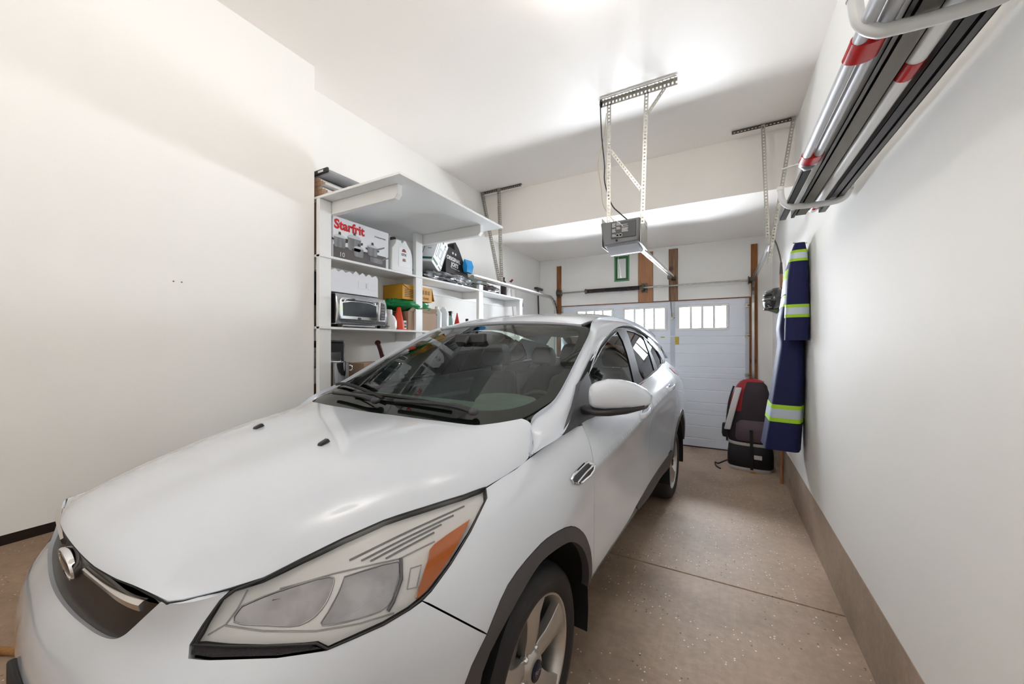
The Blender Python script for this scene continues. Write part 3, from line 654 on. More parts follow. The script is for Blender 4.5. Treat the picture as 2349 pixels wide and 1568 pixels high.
ARCHI = sm([(.90, -.425, .50), (.928, -.400, .665), (.938, -.30, .745), (.944, -.160, .797), (.947, -.063, .806), (.951, .084, .783), (.949, .180, .735), (.942, .263, .665), (.935, .325, .572), (.93, .348, .47)], 3)
GRL = sm([(.473, -.903, .964), (.437, -.918, .930), (.408, -.929, .903), (.386, -.937, .884), (.360, -.945, .872), (.320, -.953, .865), (.262, -.962, .861), (.164, -.970, .857), (.08, -.976, .857)], 3)
MESHL = [(.745, -.704, .848), (.684, -.774, .855), (.587, -.854, .864), (.552, -.877, .867), (.541, -.872, .884)]
hb = ARCH[:7]+[(.884, -.456, .820), (.832, -.511, .873), (.822, -.540, .866), (.798, -.597, .855), (.772, -.650, .851)]+MESHL+[(.543, -.851, .913), (.550, -.823, .950), (.545, -.803, .960), (.513, -.852, .9615), (.492, -.895, .9635)]+GRL
low = [(.86, -.46, .24), (.83, -.52, .24), (.74, -.65, .23), (.62, -.78, .22), (.46, -.88, .22), (.25, -.935, .22), (0, -.95, .22)]
bo = hb+[(0, -.978, .857)]+mir(hb)[::-1]+mir(low[:-1])+low[::-1][0:1]+low[:-1][::-1]
lowgr = [(x, y, z) for x, y, z in ((-.56, -.93, .56), (-.30, -1.0, .585), (0, -1.02, .59), (.30, -1.0, .585), (.56, -.93, .56), (.50, -.94, .40), (.25, -.99, .38), (0, -1.0, .375), (-.25, -.99, .38), (-.50, -.94, .40))]
uvLG = on(BODYF, lowgr, .03)
bump_ = panel('front_bumper', BODYF, on(BODYF, bo, .018), PAINT, car, step=.028, skirt=.02, holes=[uvLG], hskirt=.05)
panel('lower_grille', BODYF, uvLG, BLACKP, car, step=.06, off=-.05, gap=-.004, skirt=0)
# upper grille: dark concave panel behind the slot, with badge and chrome bars
slot = mir([(.492, -.895, .972)]+GRL)[::-1][0:0]
gh = [(.50, -.885, .972)]+GRL
gout = [(.0, -.978, .848)]+[(x, y-.004, z-.010) for x, y, z in GRL[::-1]]+[(.45, -.90, .952), (.30, -.93, .958), (0, -.955, .962)]
gout = gout+mir(gout[1:-1])[::-1]
grille = panel('grille', BODYF, on(BODYF, gout, .02), mat('grille_black', (40, 34, 33), .3), car, step=.03, off=-.011, gap=0, skirt=0)
def gpt(x, z, off=-.01):
    u, v = BODYF.near([(x, -.95, z)]); P = BODYF.at(u, v)[0]; n = BODYF.nrm(u, v)[0]; return P+n*off, n
bp, bn = gpt(.0, .926, -.007); Tb = frame(tuple(bp), (1, 0, 0), (0, -bn[2], -bn[1]))
bd = MB().rings([[Tb @ Vector((.078*q*math.cos(t), .036*q*math.sin(t), h)) for t in (2*math.pi*k/36 for k in range(36))] for q, h in ((.9, -.02), (1.0, -.004), (1.03, .006), (.97, .011), (.90, .010), (.88, .005))])
bd = bd.build('badge', CHROME, grille)
MB().rings([[Tb @ Vector((.078*q*math.cos(t), .036*q*math.sin(t), h)) for t in (2*math.pi*k/36 for k in range(36))] for q, h in ((.89, .004), (.7, .010), (.4, .013), (.05, .014))]).build('badge_oval', mat('badge_dark', (24, 22, 34), .1, coat=1), grille)
for sx in (1, -1):
    rr = []
    for k in range(13):
        x = .13+.30*k/12; P, n = gpt(sx*x, .942+.002*k/12, -.008); hgt = .011
        rr.append([Vector(P)+Vector((0, d*n[2]*-1+e*n[1], d*.95+e*n[2]))+Vector((e*n[0], 0, 0)) for d, e in ((-hgt, 0), (-hgt*.6, .007), (hgt*.6, .008), (hgt, 0), (hgt, -.01), (-hgt, -.01))])
    MB().rings(rr).build('grille_bar', mat('bar_chrome', (214, 208, 202), .18, 1.0), grille)
# plate bracket at the nose
MB().box(-.10, .12, -1.052, -1.03, .50, .60).box(-.10, .12, -1.048, -1.03, .60, .69).build('plate_bracket', BLACK, car, bevel=.006)
# ---- headlights
LENS = glass('headlight_lens', (.985, .985, .985), .02, 1.3); BEZ = mat('headlight_bezel', (252, 251, 249), .4); BOWL = mat('headlight_bowl', (172, 172, 176), .22, .85, var=.35, vscale=14)
AMBER = mat('amber_reflector', (206, 104, 8), .25, coat=.6); B1 = [(.577, -.798, .934), (.605, -.734, .946), (.657, -.645, .952), (.680, -.650, .934), (.694, -.686, .907), (.681, -.728, .893), (.632, -.775, .902), (.582, -.818, .913)]
B2 = [(.684, -.622, .949), (.752, -.515, .953), (.777, -.535, .923), (.789, -.576, .882), (.765, -.632, .879), (.718, -.698, .887), (.710, -.68, .905), (.700, -.648, .93)]
AMB = [(.814, -.300, .986), (.790, -.426, .963), (.801, -.459, .940), (.822, -.518, .884), (.830, -.500, .884), (.835, -.439, .914), (.828, -.359, .956)]
hl = panel('headlight', BODY, uvHL, LENS, car, step=.02, gap=.003, skirt=.0, mirror=True, off=.001)
MBODY = Surf(BODY.G*np.array((-1, 1, 1)), flip=True, crease=-.016)
for s_, h_ in ((BODY, hl[0]), (MBODY, hl[1])):
    q = (lambda c: c) if s_ is BODY else mir
    def lo(pts, st=.012): return on(s_, sm(q(pts)+q(pts)[:1], 3)[:-1], st)
    b1, b2, am = lo(B1), lo(B2), lo(AMB, .012)
    bez_ = panel('bezel', s_, on(s_, q(HL), .015), BEZ, h_, step=.016, off=-.020, gap=.004, skirt=0, holes=[b1, b2])
    panel('housing', s_, on(s_, q(HL), .02), mat('housing_grey', (120, 120, 122), .4), h_, step=.03, off=-.085, gap=0, skirt=-.085)
    for bb in (b1, b2):
        P0 = s_.at(bb[:, 0], bb[:, 1]); N0 = s_.nrm(bb[:, 0], bb[:, 1]); c = P0.mean(0); nn = N0.mean(0); nn /= np.linalg.norm(nn)
        rr = []
        for k in range(8):
            t = k/7; f = math.cos(t*math.pi/2)**.7 if k < 7 else .12
            rr.append([tuple(c+(p-c)*max(f, .12)-n*.020*(1-t)-nn*(.020*t+.055*math.sin(t*math.pi/2))) for p, n in zip(P0, N0)])
        MB().rings(rr, cap=True).build('reflector', BOWL, h_)
        MB().sphere(tuple(c-nn*.05), .011, 12, 8).build('bulb', mat('bulb_glass', (230, 230, 235), .08, .3), h_)
        sh = frame(tuple(c-nn*.040), (-nn[1], nn[0], 0), (0, 0, 1)); MB().box(-.036, .036, .010, .024, -.02, .006, sh).build('bulb_shield', mat('shield_dark', (70, 72, 84), .15, .7), h_, bevel=.004); MB().box(-.040, -.020, -.006, .012, -.01, .010, sh).box(.012, .032, -.004, .014, -.01, .012, sh).build('bulb_bracket', CHROME, h_, bevel=.003)
        Pr = [tuple(a_-b_*.0185) for a_, b_ in zip(P0, N0)]; MB().tube(Pr, .0016, 6, closed=True).build('reflector_rim', mat('rim_grey', (176, 176, 178), .3, .4), h_)
    panel('amber_reflector', s_, am, AMBER, h_, step=.02, off=-.006, gap=.001, skirt=.012)
    for e, f in (((.664, -.595, .970), (.778, -.280, 1.018)), ((.684, -.575, .963), (.774, -.325, 1.006)), ((.700, -.560, .958), (.768, -.37, .995)), ((.722, -.530, .956), (.768, -.40, .984))):
        ribbon('bezel_rib', s_, q([e, f]), mat('rib_grey', (150, 150, 150), .3, .6), h_, r=.0022, off=-.018)
    for ln in ([(.569, -.780, .957), (.574, -.805, .931), (.570, -.828, .908), (.552, -.855, .895)], [(.570, -.828, .906), (.632, -.781, .893), (.712, -.708, .878), (.767, -.636, .869), (.806, -.570, .867)], [(.605, -.731, .951), (.659, -.639, .958), (.753, -.508, .960), (.786, -.415, .972)]): ribbon('bezel_step', s_, q(ln), mat('step_grey', (190, 190, 190), .35), h_, r=.0018, off=-.0185)
    ribbon('arc_blade', s_, q([(.753, -.506, .956), (.783, -.530, .922), (.796, -.566, .888), (.797, -.582, .876)]), mat('blade_grey', (116, 116, 120), .3, .5), h_, r=.0042, off=-.014)
    ribbon('side_window', s_, q([(.784, -.500, .936), (.797, -.474, .937), (.815, -.507, .900), (.803, -.528, .902)]), mat('step_grey', (0, 0, 0)), h_, r=.0016, off=-.018, closed=True)
    ribbon('gasket', s_, q(HL), BLACKP, h_, r=.0028, off=-.001, closed=True, step=.012)
    panel('mesh_insert', s_, on(s_, q([(.549, -.874, .870), (.547, -.868, .881), (.718, -.724, .859), (.738, -.708, .850), (.684, -.774, .858), (.587, -.854, .867)]), .012), mat('mesh_black', (40, 34, 40), .5, bump=.5, bscale=500), h_, step=.02, off=-.004, gap=0, skirt=.01)
# ---- fenders
SIDE_T = [(.818, .034, 1.076), (.835, .10, 1.098), (.848, .16, 1.114), (.858, .215, 1.127), (.868, .33, 1.142), (.875, .405, 1.151)]
CUT1 = sm([(.884, .405, 1.140), (.913, .398, 1.078), (.935, .378, 1.009), (.941, .375, .963), (.937, .400, .761), (.930, .405, .486)], 3)
fo = [(.790, -.195, 1.036), (.797, -.11, 1.045), (.806, -.045, 1.053)]+SIDE_T[:-1]+CUT1+[(.928, .395, .480)]+ARCH[6:][::-1][1:]+[(.884, -.456, .820), (.832, -.511, .873), (.836, -.487, .883), (.841, -.419, .918), (.835, -.327, .965), (.811, -.216, 1.017)]
fenders = panel('front_fender', BODY, on(BODY, fo, .016), PAINT, car, step=.026, mirror=True)
VENT = [(.924, .180, .975), (.926, .20, .986), (.932, .30, 1.004), (.934, .325, 1.004), (.939, .369, .982), (.94, .36, .965), (.940, .326, .950), (.937, .26, .943), (.935, .228, .945), (.926, .188, .958)]
for s_, f_ in ((BODY, fenders[0]), (MBODY, fenders[1])):
    q = (lambda c: c) if s_ is BODY else mir
    panel('vent_backing', s_, on(s_, q(VENT), .012), mat('vent_dark', (70, 72, 76), .4), f_, step=.03, off=.002, gap=.004, skirt=.004)
    ribbon('vent_surround', s_, q(VENT), CHROME, f_, r=.0055, off=.003, closed=True, step=.012)
    ribbon('vent_bar', s_, q([(.934, .215, .955), (.938, .30, .975), (.939, .352, .983)]), CHROME, f_, r=.005, off=.005)
# ---- arch cladding
def ring(a, b): return a+b[::-1]
RA = [(x, y, z) for x, y, z in sm([(.93, 2.33, .50), (.945, 2.37, .64), (.952, 2.45, .75), (.955, 2.60, .835), (.955, 2.79, .858), (.95, 2.98, .83), (.935, 3.13, .745), (.92, 3.22, .63), (.91, 3.25, .48)], 3)]
RAI = [(x, y, z) for x, y, z in sm([(.93, 2.385, .50), (.945, 2.42, .63), (.952, 2.49, .72), (.955, 2.62, .79), (.955, 2.79, .81), (.95, 2.95, .785), (.935, 3.08, .71), (.92, 3.165, .61), (.91, 3.195, .48)], 3)]
for A, B in ((ARCH, ARCHI), (RA, RAI)):
    panel('wheel_arch_trim', BODY, on(BODY, ring(A, B), .02), CLAD, car, step=.025, off=.004, gap=0, skirt=.03, mirror=True)
# ---- doors, sills, rear quarters
RK = [(.928, .405, .486), (.928, .70, .487), (.928, .983, .493), (.928, 1.158, .515), (.928, 1.470, .545)]
T2 = [(.875, .407, 1.150), (.877, .60, 1.165), (.874, .80, 1.181), (.872, 1.0, 1.194), (.869, 1.2, 1.205), (.866, 1.40, 1.214), (.865, 1.50, 1.218)]
CUT2 = sm([(.865, 1.50, 1.218), (.92, 1.50, 1.14), (.951, 1.495, 1.07), (.935, 1.515, .80), (.928, 1.515, .545)], 3)
CR = lambda u0, u1: np.stack([np.arange(u0, u1, .04), np.full(len(np.arange(u0, u1, .04)), 5.0)], 1)
d1 = panel('front_door', BODY, on(BODY, T2+CUT2[1:]+RK[::-1][1:]+CUT1[::-1][:-1], .02), PAINT, car, step=.03, lines=[CR(8.5, 12)], mirror=True)
T3 = [(.865, 1.50, 1.218), (.855, 1.8, 1.234), (.84, 2.15, 1.254), (.82, 2.42, 1.275)]
CUT3 = sm([(.82, 2.42, 1.275), (.90, 2.44, 1.18), (.935, 2.44, 1.05), (.945, 2.40, .90), (.945, 2.31, .75), (.94, 2.22, .64), (.933, 2.16, .572)], 3)
d2 = panel('rear_door', BODY, on(BODY, T3+CUT3[1:]+[(.93, 1.80, .558)]+CUT2[::-1][:-1], .02), PAINT, car, step=.03, lines=[CR(10.5, 14)], mirror=True)
T4 = [(.82, 2.42, 1.275), (.80, 2.65, 1.292), (.77, 2.9, 1.302), (.74, 3.15, 1.31), (.64, 3.40, 1.32), (.34, 3.60, 1.33), (0, 3.65, 1.33)]
panel('rear_quarter', BODY, on(BODY, T4+[(0, 3.72, 1.12), (0, 3.79, .74), (0, 3.76, .45), (.42, 3.70, .45), (.80, 3.45, .45), (.90, 3.24, .47)]+RA[::-1][1:-1]+[(.94, 2.30, .60)]+CUT3[::-1][1:-1], .025), PAINT, car, step=.035, mirror=True)
panel('sill_trim', BODY, on(BODY, RK[3:]+[(.93, 1.8, .556), (.933, 2.16, .570), (.94, 2.32, .58), (.93, 2.33, .42), (.925, 2.25, .39), (.925, 1.94, .40), (.928, 1.5, .435), (.928, 1.22, .47)], .025), CLAD, car, step=.035, off=.002, gap=.001, mirror=True)
for (a, yy, zz, dr) in ((d1, 1.235, 1.068, 0), (d2, 2.13, 1.135, 1)):
    for sx, d_ in ((1, a[0]), (-1, a[1])):
        x = .955; hp = MB()
        P = bez([(sx*(x-.012), yy-.095, zz-.006), (sx*(x+.018), yy-.07, zz-.002), (sx*(x+.026), yy, zz+.004), (sx*(x+.022), yy+.07, zz+.010), (sx*(x-.012), yy+.10, zz+.012)], 5)
        hp.rings([[p+Vector((sx*.008*math.cos(t), 0, .017*math.sin(t))) for t in (2*math.pi*k/12 for k in range(12))] for p in P])
        hd_ = hp.build('door_handle', PAINT, d_)
        MB().rings([[Vector((sx*(x-.006+.004*h), yy+.05*q*math.cos(t), zz+.028*q*math.sin(t))) for t in (2*math.pi*k/20 for k in range(20))] for q, h in ((1.1, 0), (1.0, 1), (.85, .2))]).build('handle_cup', PAINT, d_)
# ---- windscreen pillars and roof sides
pil = PIL_IN+PIL_OUT[::-1]
panel('roof_side', PILLAR, np.array([(u, v) for u in np.linspace(0.02, 11, 90) for v in (0.02,)]+[(u, v) for u in np.linspace(11, .02, 90) for v in (2.0,)]), PAINT, car, step=.03, gap=0, skirt=.02, mirror=True)
ro = [(0, 1.088, 1.648), (.3, 1.087, 1.639), (.5, 1.083, 1.621), (.60, 1.088, 1.611), (.61, 1.3, 1.648), (.588, 1.6, 1.683), (.578, 2.0, 1.70), (.578, 2.5, 1.688), (.585, 3.0, 1.636), (.59, 3.34, 1.57)]
panel('roof', ROOFF, on(ROOFF, [(0, 3.35, 1.645), (-.3, 3.35, 1.638)]+mir(ro)[::-1][:-1]+ro+[(.3, 3.35, 1.638)], .03), PAINT, car, step=.045, off=.012, gap=0, skirt=.02)
ribbon('roof_moulding', ROOFF, [(.605, 1.10, 1.612), (.60, 1.3, 1.65), (.585, 1.6, 1.685), (.578, 2.0, 1.70), (.578, 2.5, 1.688), (.585, 3.0, 1.636)], DARKP, car, r=.010, off=-.002, mirror=True, step=.04)
panel('headliner', ROOFF, on(ROOFF, [(0, 3.3, 1.645), (-.5, 3.3, 1.6)]+[(-.60, 3.0, 1.63), (-.60, 2.0, 1.69), (-.60, 1.2, 1.62), (-.5, 1.12, 1.62), (0, 1.12, 1.65), (.5, 1.12, 1.62), (.60, 1.2, 1.62), (.60, 2.0, 1.69), (.60, 3.0, 1.63), (.5, 3.3, 1.6)], .08), LINER, car, step=.12, off=-.05, gap=0, skirt=0)
MB().tube([(.15, 2.95, 1.70), (.16, 3.05, 1.83)], [.003, .0015], 6).build('antenna', BLACKP, car)
# rear glass and tailgate (faces the garage door)
RG = Surf([[(x*.98, 3.34+.02*(1-abs(x)), 1.56+.03*(1-x*x)), (x*1.08, 3.46+.06*(1-abs(x)), 1.44), (x*1.16, 3.50+.14*(1-abs(x)), 1.325)] for x in (-.6, -.3, 0, .3, .6)])
panel('rear_window', RG, np.array([(u, .0) for u in np.linspace(0, 4, 30)]+[(u, 2.0) for u in np.linspace(4, 0, 30)]), PRIVACY, car, step=.08, gap=0, skirt=0)
panel('tail_light', BODY, on(BODY, [(.80, 2.93, 1.24), (.86, 2.95, 1.19), (.86, 3.1, 1.16), (.80, 3.38, 1.15), (.76, 3.38, 1.24), (.78, 3.15, 1.25)], .02), mat('tail_red', (150, 40, 44), .2, coat=.8), car, step=.03, off=.004, gap=0, mirror=True)
# ---- windscreen with black border, wipers, cowl
ws_half = [(0, -.047, 1.163), (.16, -.045, 1.163), (.339, -.040, 1.165), (.552, .008, 1.170), (.625, .065, 1.176), (.712, .165, 1.19), (.735, .235, 1.21), (.760, .345, 1.243), (.7655, .42, 1.272), (.762, .49, 1.30), (.745, .607, 1.364), (.729, .729, 1.427), (.690, .985, 1.556), (.665, 1.06, 1.593), (.64, 1.082, 1.604), (.498, 1.085, 1.625), (.25, 1.088, 1.638)]
ws_o = ws_half+[(0, 1.09, 1.644)]+mir(ws_half[1:])[::-1]
fr_half = [(.30, .105, 1.235), (.45, .10, 1.22), (.568, .135, 1.216), (.651, .205, 1.226), (.701, .305, 1.25), (.719, .42, 1.292), (.707, .575, 1.364), (.690, .700, 1.426), (.666, .836, 1.494), (.642, .945, 1.547), (.61, 1.01, 1.575), (.55, 1.03, 1.594), (.40, 1.045, 1.61), (.2, 1.052, 1.624)]
fr_i = [(0, .108, 1.24)]+sm(fr_half, 3)+[(0, 1.055, 1.63)]+mir(sm(fr_half, 3))[::-1]
wsg = panel('windscreen', WSF, on(WSF, ws_o, .03), CARGLASS, car, step=.06, gap=.001, skirt=0)
panel('windscreen_border', WSF, on(WSF, ws_o, .02), mat('frit_black', (48, 46, 44), .25), wsg, step=.03, off=-.004, gap=.001, skirt=.01, holes=[on(WSF, fr_i, .02)], hskirt=0)
CO = Surf([[(x, y0, z0-.012), (x*.99, (y0+y1)/2, z0-.018), (x*.98, y1, z1)] for x, y0, z0, y1, z1 in ((-.74, .14, 1.175, .20, 1.185), (-.5, -.005, 1.178, .08, 1.19), (-.25, -.045, 1.183, .06, 1.195), (0, -.05, 1.183, .055, 1.198), (.25, -.045, 1.183, .06, 1.195), (.5, -.005, 1.178, .08, 1.19), (.74, .14, 1.175, .20, 1.185))])
panel('cowl_panel', CO, np.array([(u, 0.) for u in np.linspace(0, 6, 40)]+[(u, 2.) for u in np.linspace(6, 0, 40)]), BLACKP, car, step=.05, gap=0, skirt=0)
def wiper(pivot, tip, bl0, bl1):
    def w(x, y, off):
        u, v = WSF.near([(x, y, 1.2+.4*y)]); return Vector(WSF.at(u, v)[0]+WSF.nrm(u, v)[0]*off)
    P = [w(*pivot, .030), w(pivot[0]+(tip[0]-pivot[0])*.3, pivot[1]+(tip[1]-pivot[1])*.3, .040), w(*tip, .030)]
    wp = MB().tube(bez(P, 5), [.014]*5+[.010]*6, 8).build('wiper_arm', BLACKP, car)
    B = [w(bl0[0]+(bl1[0]-bl0[0])*k/10, bl0[1]+(bl1[1]-bl0[1])*k/10, .016+.006*math.sin(math.pi*k/10)) for k in range(11)]
    MB().tube(B, .009, 6).build('wiper_blade', BLACK, wp)
    MB().sphere(tuple(P[0]), (.022, .022, .016), 12, 8).build('wiper_pivot', DARKP, wp)
wiper((.545, .055), (.10, .035), (.40, .07), (-.28, .08))
wiper((-.02, .02), (-.42, .055), (-.02, .06), (-.66, .20))
# ---- side windows
DLO = [(.870, .30, 1.142), (.846, .41, 1.222), (.814, .530, 1.304), (.779, .771, 1.404), (.737, 1.078, 1.502), (.706, 1.333, 1.567), (.690, 1.52, 1.603), (.681, 1.72, 1.617), (.68, 1.92, 1.619), (.682, 2.091, 1.606), (.695, 2.28, 1.568), (.715, 2.448, 1.515), (.742, 2.675, 1.424), (.776, 2.775, 1.325), (.795, 2.68, 1.296), (.82, 2.42, 1.276), (.842, 2.15, 1.256), (.858, 1.8, 1.236), (.867, 1.486, 1.219), (.872, 1.0, 1.197), (.878, .6, 1.168), (.875, .42, 1.152)]
FG = [(.845, .60, 1.20), (.806, .664, 1.335), (.787, .785, 1.384), (.748, 1.052, 1.472), (.715, 1.326, 1.545), (.699, 1.54, 1.588), (.735, 1.55, 1.52), (.775, 1.51, 1.43), (.822, 1.44, 1.33), (.861, 1.37, 1.226), (.868, 1.0, 1.212), (.872, .65, 1.185)]
RGl = [(.692, 1.80, 1.600), (.690, 2.05, 1.592), (.700, 2.30, 1.556), (.770, 2.228, 1.415), (.830, 2.13, 1.275), (.861, 1.60, 1.236), (.831, 1.610, 1.305), (.761, 1.715, 1.459)]
QG = [(.705, 2.40, 1.545), (.722, 2.56, 1.50), (.745, 2.66, 1.43), (.775, 2.70, 1.345), (.79, 2.62, 1.308), (.824, 2.30, 1.283), (.768, 2.325, 1.413)]
MG = Surf(GREEN.G*np.array((-1, 1, 1)), flip=True)
fgu = [on(GREEN, g, .02) for g in (FG, RGl, QG)]
dlo = panel('window_surround', GREEN, on(GREEN, DLO, .02), mat('surround_black', (26, 25, 28), .6, spec=.12), car, step=.035, off=.002, gap=0, skirt=.012, holes=fgu, hskirt=.012, mirror=True)
for s_, d_ in ((GREEN, dlo[0]), (MG, dlo[1])):
    q = (lambda c: c) if s_ is GREEN else mir
    for g, mm, nm in ((FG, SIDEGLASS, 'front_door_glass'), (RGl, PRIVACY, 'rear_door_glass'), (QG, PRIVACY, 'quarter_glass')):
        panel(nm, s_, on(s_, q(g), .03), mm, d_, step=.05, off=-.004, gap=-.004, skirt=0)
    ribbon('chrome_strip', s_, q(DLO[3:13]), CHROME, d_, r=.0030, off=.003, step=.02); ribbon('chrome_strip', s_, q(DLO[12:]), CHROME, d_, r=.0055, off=.004, step=.02)
    ribbon('chrome_strip', s_, q([(.800, .70, 1.352)]+FG[2:6]), CHROME, d_, r=.0028, off=.004)
    pass
    sail = [(.866, .225, 1.128), (.846, .40, 1.225), (.815, .525, 1.305), (.800, .66, 1.352), (.826, .645, 1.296), (.853, .62, 1.226), (.884, .60, 1.150), (.877, .45, 1.150)]
    panel('mirror_sail', s_, on(s_, q(sail), .015), mat('sail_plastic', (72, 72, 76), .5), d_, step=.03, off=.010, gap=0, skirt=.03)
panel('rear_pillar', GREEN, on(GREEN, [(.69, 2.52, 1.555), (.715, 2.46, 1.50), (.742, 2.675, 1.424), (.776, 2.775, 1.325), (.79, 2.72, 1.30), (.74, 3.15, 1.315), (.70, 3.2, 1.40), (.66, 3.15, 1.47)], .02), PAINT, car, step=.04, off=.003, gap=0, skirt=.01, mirror=True)
# ---- door mirrors
def mirror_(sx):
    def sec(x, y, hz, hy, zc):
        return [(sx*x, y+hy*(abs(math.cos(t))**.8)*(1 if math.cos(t) > 0 else -1), zc+hz*(abs(math.sin(t))**.75)*(1 if math.sin(t) > 0 else -1)) for t in (2*math.pi*k/20 for k in range(20))]
    m_ = MB().rings([sec(.905, .455, .030, .03, 1.262), sec(.912, .452, .050, .05, 1.268), sec(.935, .45, .060, .068, 1.272), sec(.98, .462, .068, .075, 1.276), sec(1.03, .490, .066, .075, 1.276), sec(1.08, .525, .055, .066, 1.268), sec(1.115, .56, .040, .052, 1.258), sec(1.135, .585, .02, .03, 1.25)]).build('mirror_cap', PAINT, car)
    MB().rings([sec(.85, .475, .018, .04, 1.198), sec(.90, .465, .018, .055, 1.197), sec(.94, .455, .020, .068, 1.199), sec(1.0, .472, .020, .074, 1.204), sec(1.06, .51, .018, .068, 1.211), sec(1.12, .565, .012, .045, 1.222)]).build('mirror_base', BLACKP, m_)
    MB().rings([[(sx*x, y+.004+.062, z) for x, y, z in ((.93, .46, 1.23), (1.09, .53, 1.235), (1.10, .535, 1.30), (.95, .47, 1.325))], [(sx*x, y+.068, z) for x, y, z in ((.93, .46, 1.23), (1.09, .53, 1.235), (1.10, .535, 1.30), (.95, .47, 1.325))]]).build('mirror_glass', CHROME, m_)
both(mirror_)
fold = [o for o in car.children if o.name.startswith('mirror_cap') and o.data.vertices[0].co.x < 0][0]      # passenger mirror folded back against the door
fold.matrix_basis = Matrix.Translation((-.88, .60, -.01)) @ Matrix.Rotation(R(-82), 4, 'Z') @ Matrix.Translation((.90, -.46, 0))
# ---- wheels
ALU = mat('wheel_alloy', (205, 202, 198), .3, .75)
def wheel(sx, yc, xf=.865):
    w = bpy.data.objects.new('wheel', None); COL.objects.link(w); w.parent = car; w.location = (sx*xf, yc, .345)
    Tx = Matrix(((0, 0, sx, 0), (0, 1, 0, 0), (1 if sx < 0 else -1, 0, 0, 0), (0, 0, 0, 1)))         # local z -> outward
    Tx = frame((0, 0, 0), (0, 1, 0), (0, 0, 1)) if sx > 0 else frame((0, 0, 0), (0, -1, 0), (0, 0, 1))
    MB().lathe([(.235, -.20), (.29, -.215), (.325, -.205), (.342, -.175), (.345, -.10), (.345, -.06), (.340, -.02), (.327, .008), (.30, .022), (.272, .024), (.25, .016), (.238, .004)], 56, Tx, cap=False).build('tyre', RUBBER, w, solid=0)
    MB().lathe([(.247, .006), (.243, .012), (.236, .010), (.228, -.004), (.222, -.03), (.215, -.10), (.225, -.19)], 48, Tx, cap=False).build('rim', ALU, w)
    MB().lathe([(.03, -.075), (.155, -.075), (.155, -.062), (.06, -.062), (.06, -.04), (.02, -.04)], 32, Tx).build('brake_disc', DSTEEL, w)
    MB().lathe([(.02, -.12), (.226, -.12), (.226, -.115), (.02, -.115)], 32, Tx).build('wheel_back', BLACK, w)
    MB().box(.075, .165, -.09, .09, -.10, -.045, Tx @ Matrix.Rotation(R(150), 4, 'Z')).build('brake_caliper', mat('caliper_grey', (120, 112, 104), .6), w, bevel=.01)
    for k in range(5):
        a = R(72*k+88); T = Tx @ Matrix.Rotation(a, 4, 'Z'); sp_ = MB()
        def row(r, hw, h, rid): return [T @ Vector((r, -hw, h-.035)), T @ Vector((r, -hw, h)), T @ Vector((r, -hw*.32, h+rid)), T @ Vector((r, hw*.32, h+rid)), T @ Vector((r, hw, h)), T @ Vector((r, hw, h-.035))]
        sp_.rings([row(.035, .030, -.022, .006), row(.075, .036, -.020, .012), row(.12, .038, -.012, .016), row(.17, .046, -.006, .014), row(.21, .062, .0, .006), row(.236, .075, .004, .002)])
        sp_.build('spoke', ALU, w, smooth=28, bevel=.002)
        b_ = Tx @ Matrix.Rotation(a+R(36), 4, 'Z') @ Matrix.Translation((.058, 0, -.016)); MB().lathe([(.013, -.02), (.013, .0), (.008, .006), (.002, .006)], 10, b_).build('lug_nut', CHROME, w)
    MB().lathe([(.05, -.03), (.062, -.016), (.05, .0), (.036, .004)], 24, Tx).build('hub', ALU, w)
    cap = MB().lathe([(.034, -.004), (.034, .008), (.030, .011), (.002, .012)], 24, Tx).build('centre_cap', mat('cap_blue_black', (40, 36, 58), .25), w)
    text('cap_script', 'Ford', .022, mat('cap_script', (150, 148, 160), .4), Tx @ Matrix.Translation((-.020, -.006, .0125)), w)
    return w
for yc in (.0, 2.765):
    wheel(1, yc); wheel(-1, yc)
# wheel wells, floor pan
for yc in (0, 2.765):
    for sx in (1, -1):
        n = 18; rr = [[(sx*x, yc+.395*math.cos(math.pi*(k/n*1.16-.08)), .36+.43*math.sin(math.pi*(k/n*1.16-.08))) for k in range(n+1)] for x in (.912, .60)]
        mb = MB(); k0 = 0; mb.v = [p for r in rr for p in r]; mb.f = [(i, i+1, n+1+i+1, n+1+i) for i in range(n)]+[tuple(range(n+1, 2*n+2))]
        mb.build('wheel_liner', mat('liner_black', (24, 23, 24), .8), car)
MB().box(-.58, .58, -.75, 3.55, .20, .30).box(-.72, .72, .42, 2.33, .22, .40).box(-.58, .58, -.70, .45, .30, .86).build('floor_pan', BLACK, car, smooth=0)
MB().box(-.45, .45, -.9, -.68, .3, .82).build('bumper_core', BLACK, car, smooth=0)
# inner door skins hide the outside below the glass
for sx in (1, -1):
    MB().box(sx*.80, sx*.845, .43, 2.60, .32, 1.17).build('door_card', TRIM, car, bevel=.02)
    MB().box(sx*.72, sx*.80, .45, 2.40, .98, 1.06).build('armrest', TRIM, car, bevel=.02)
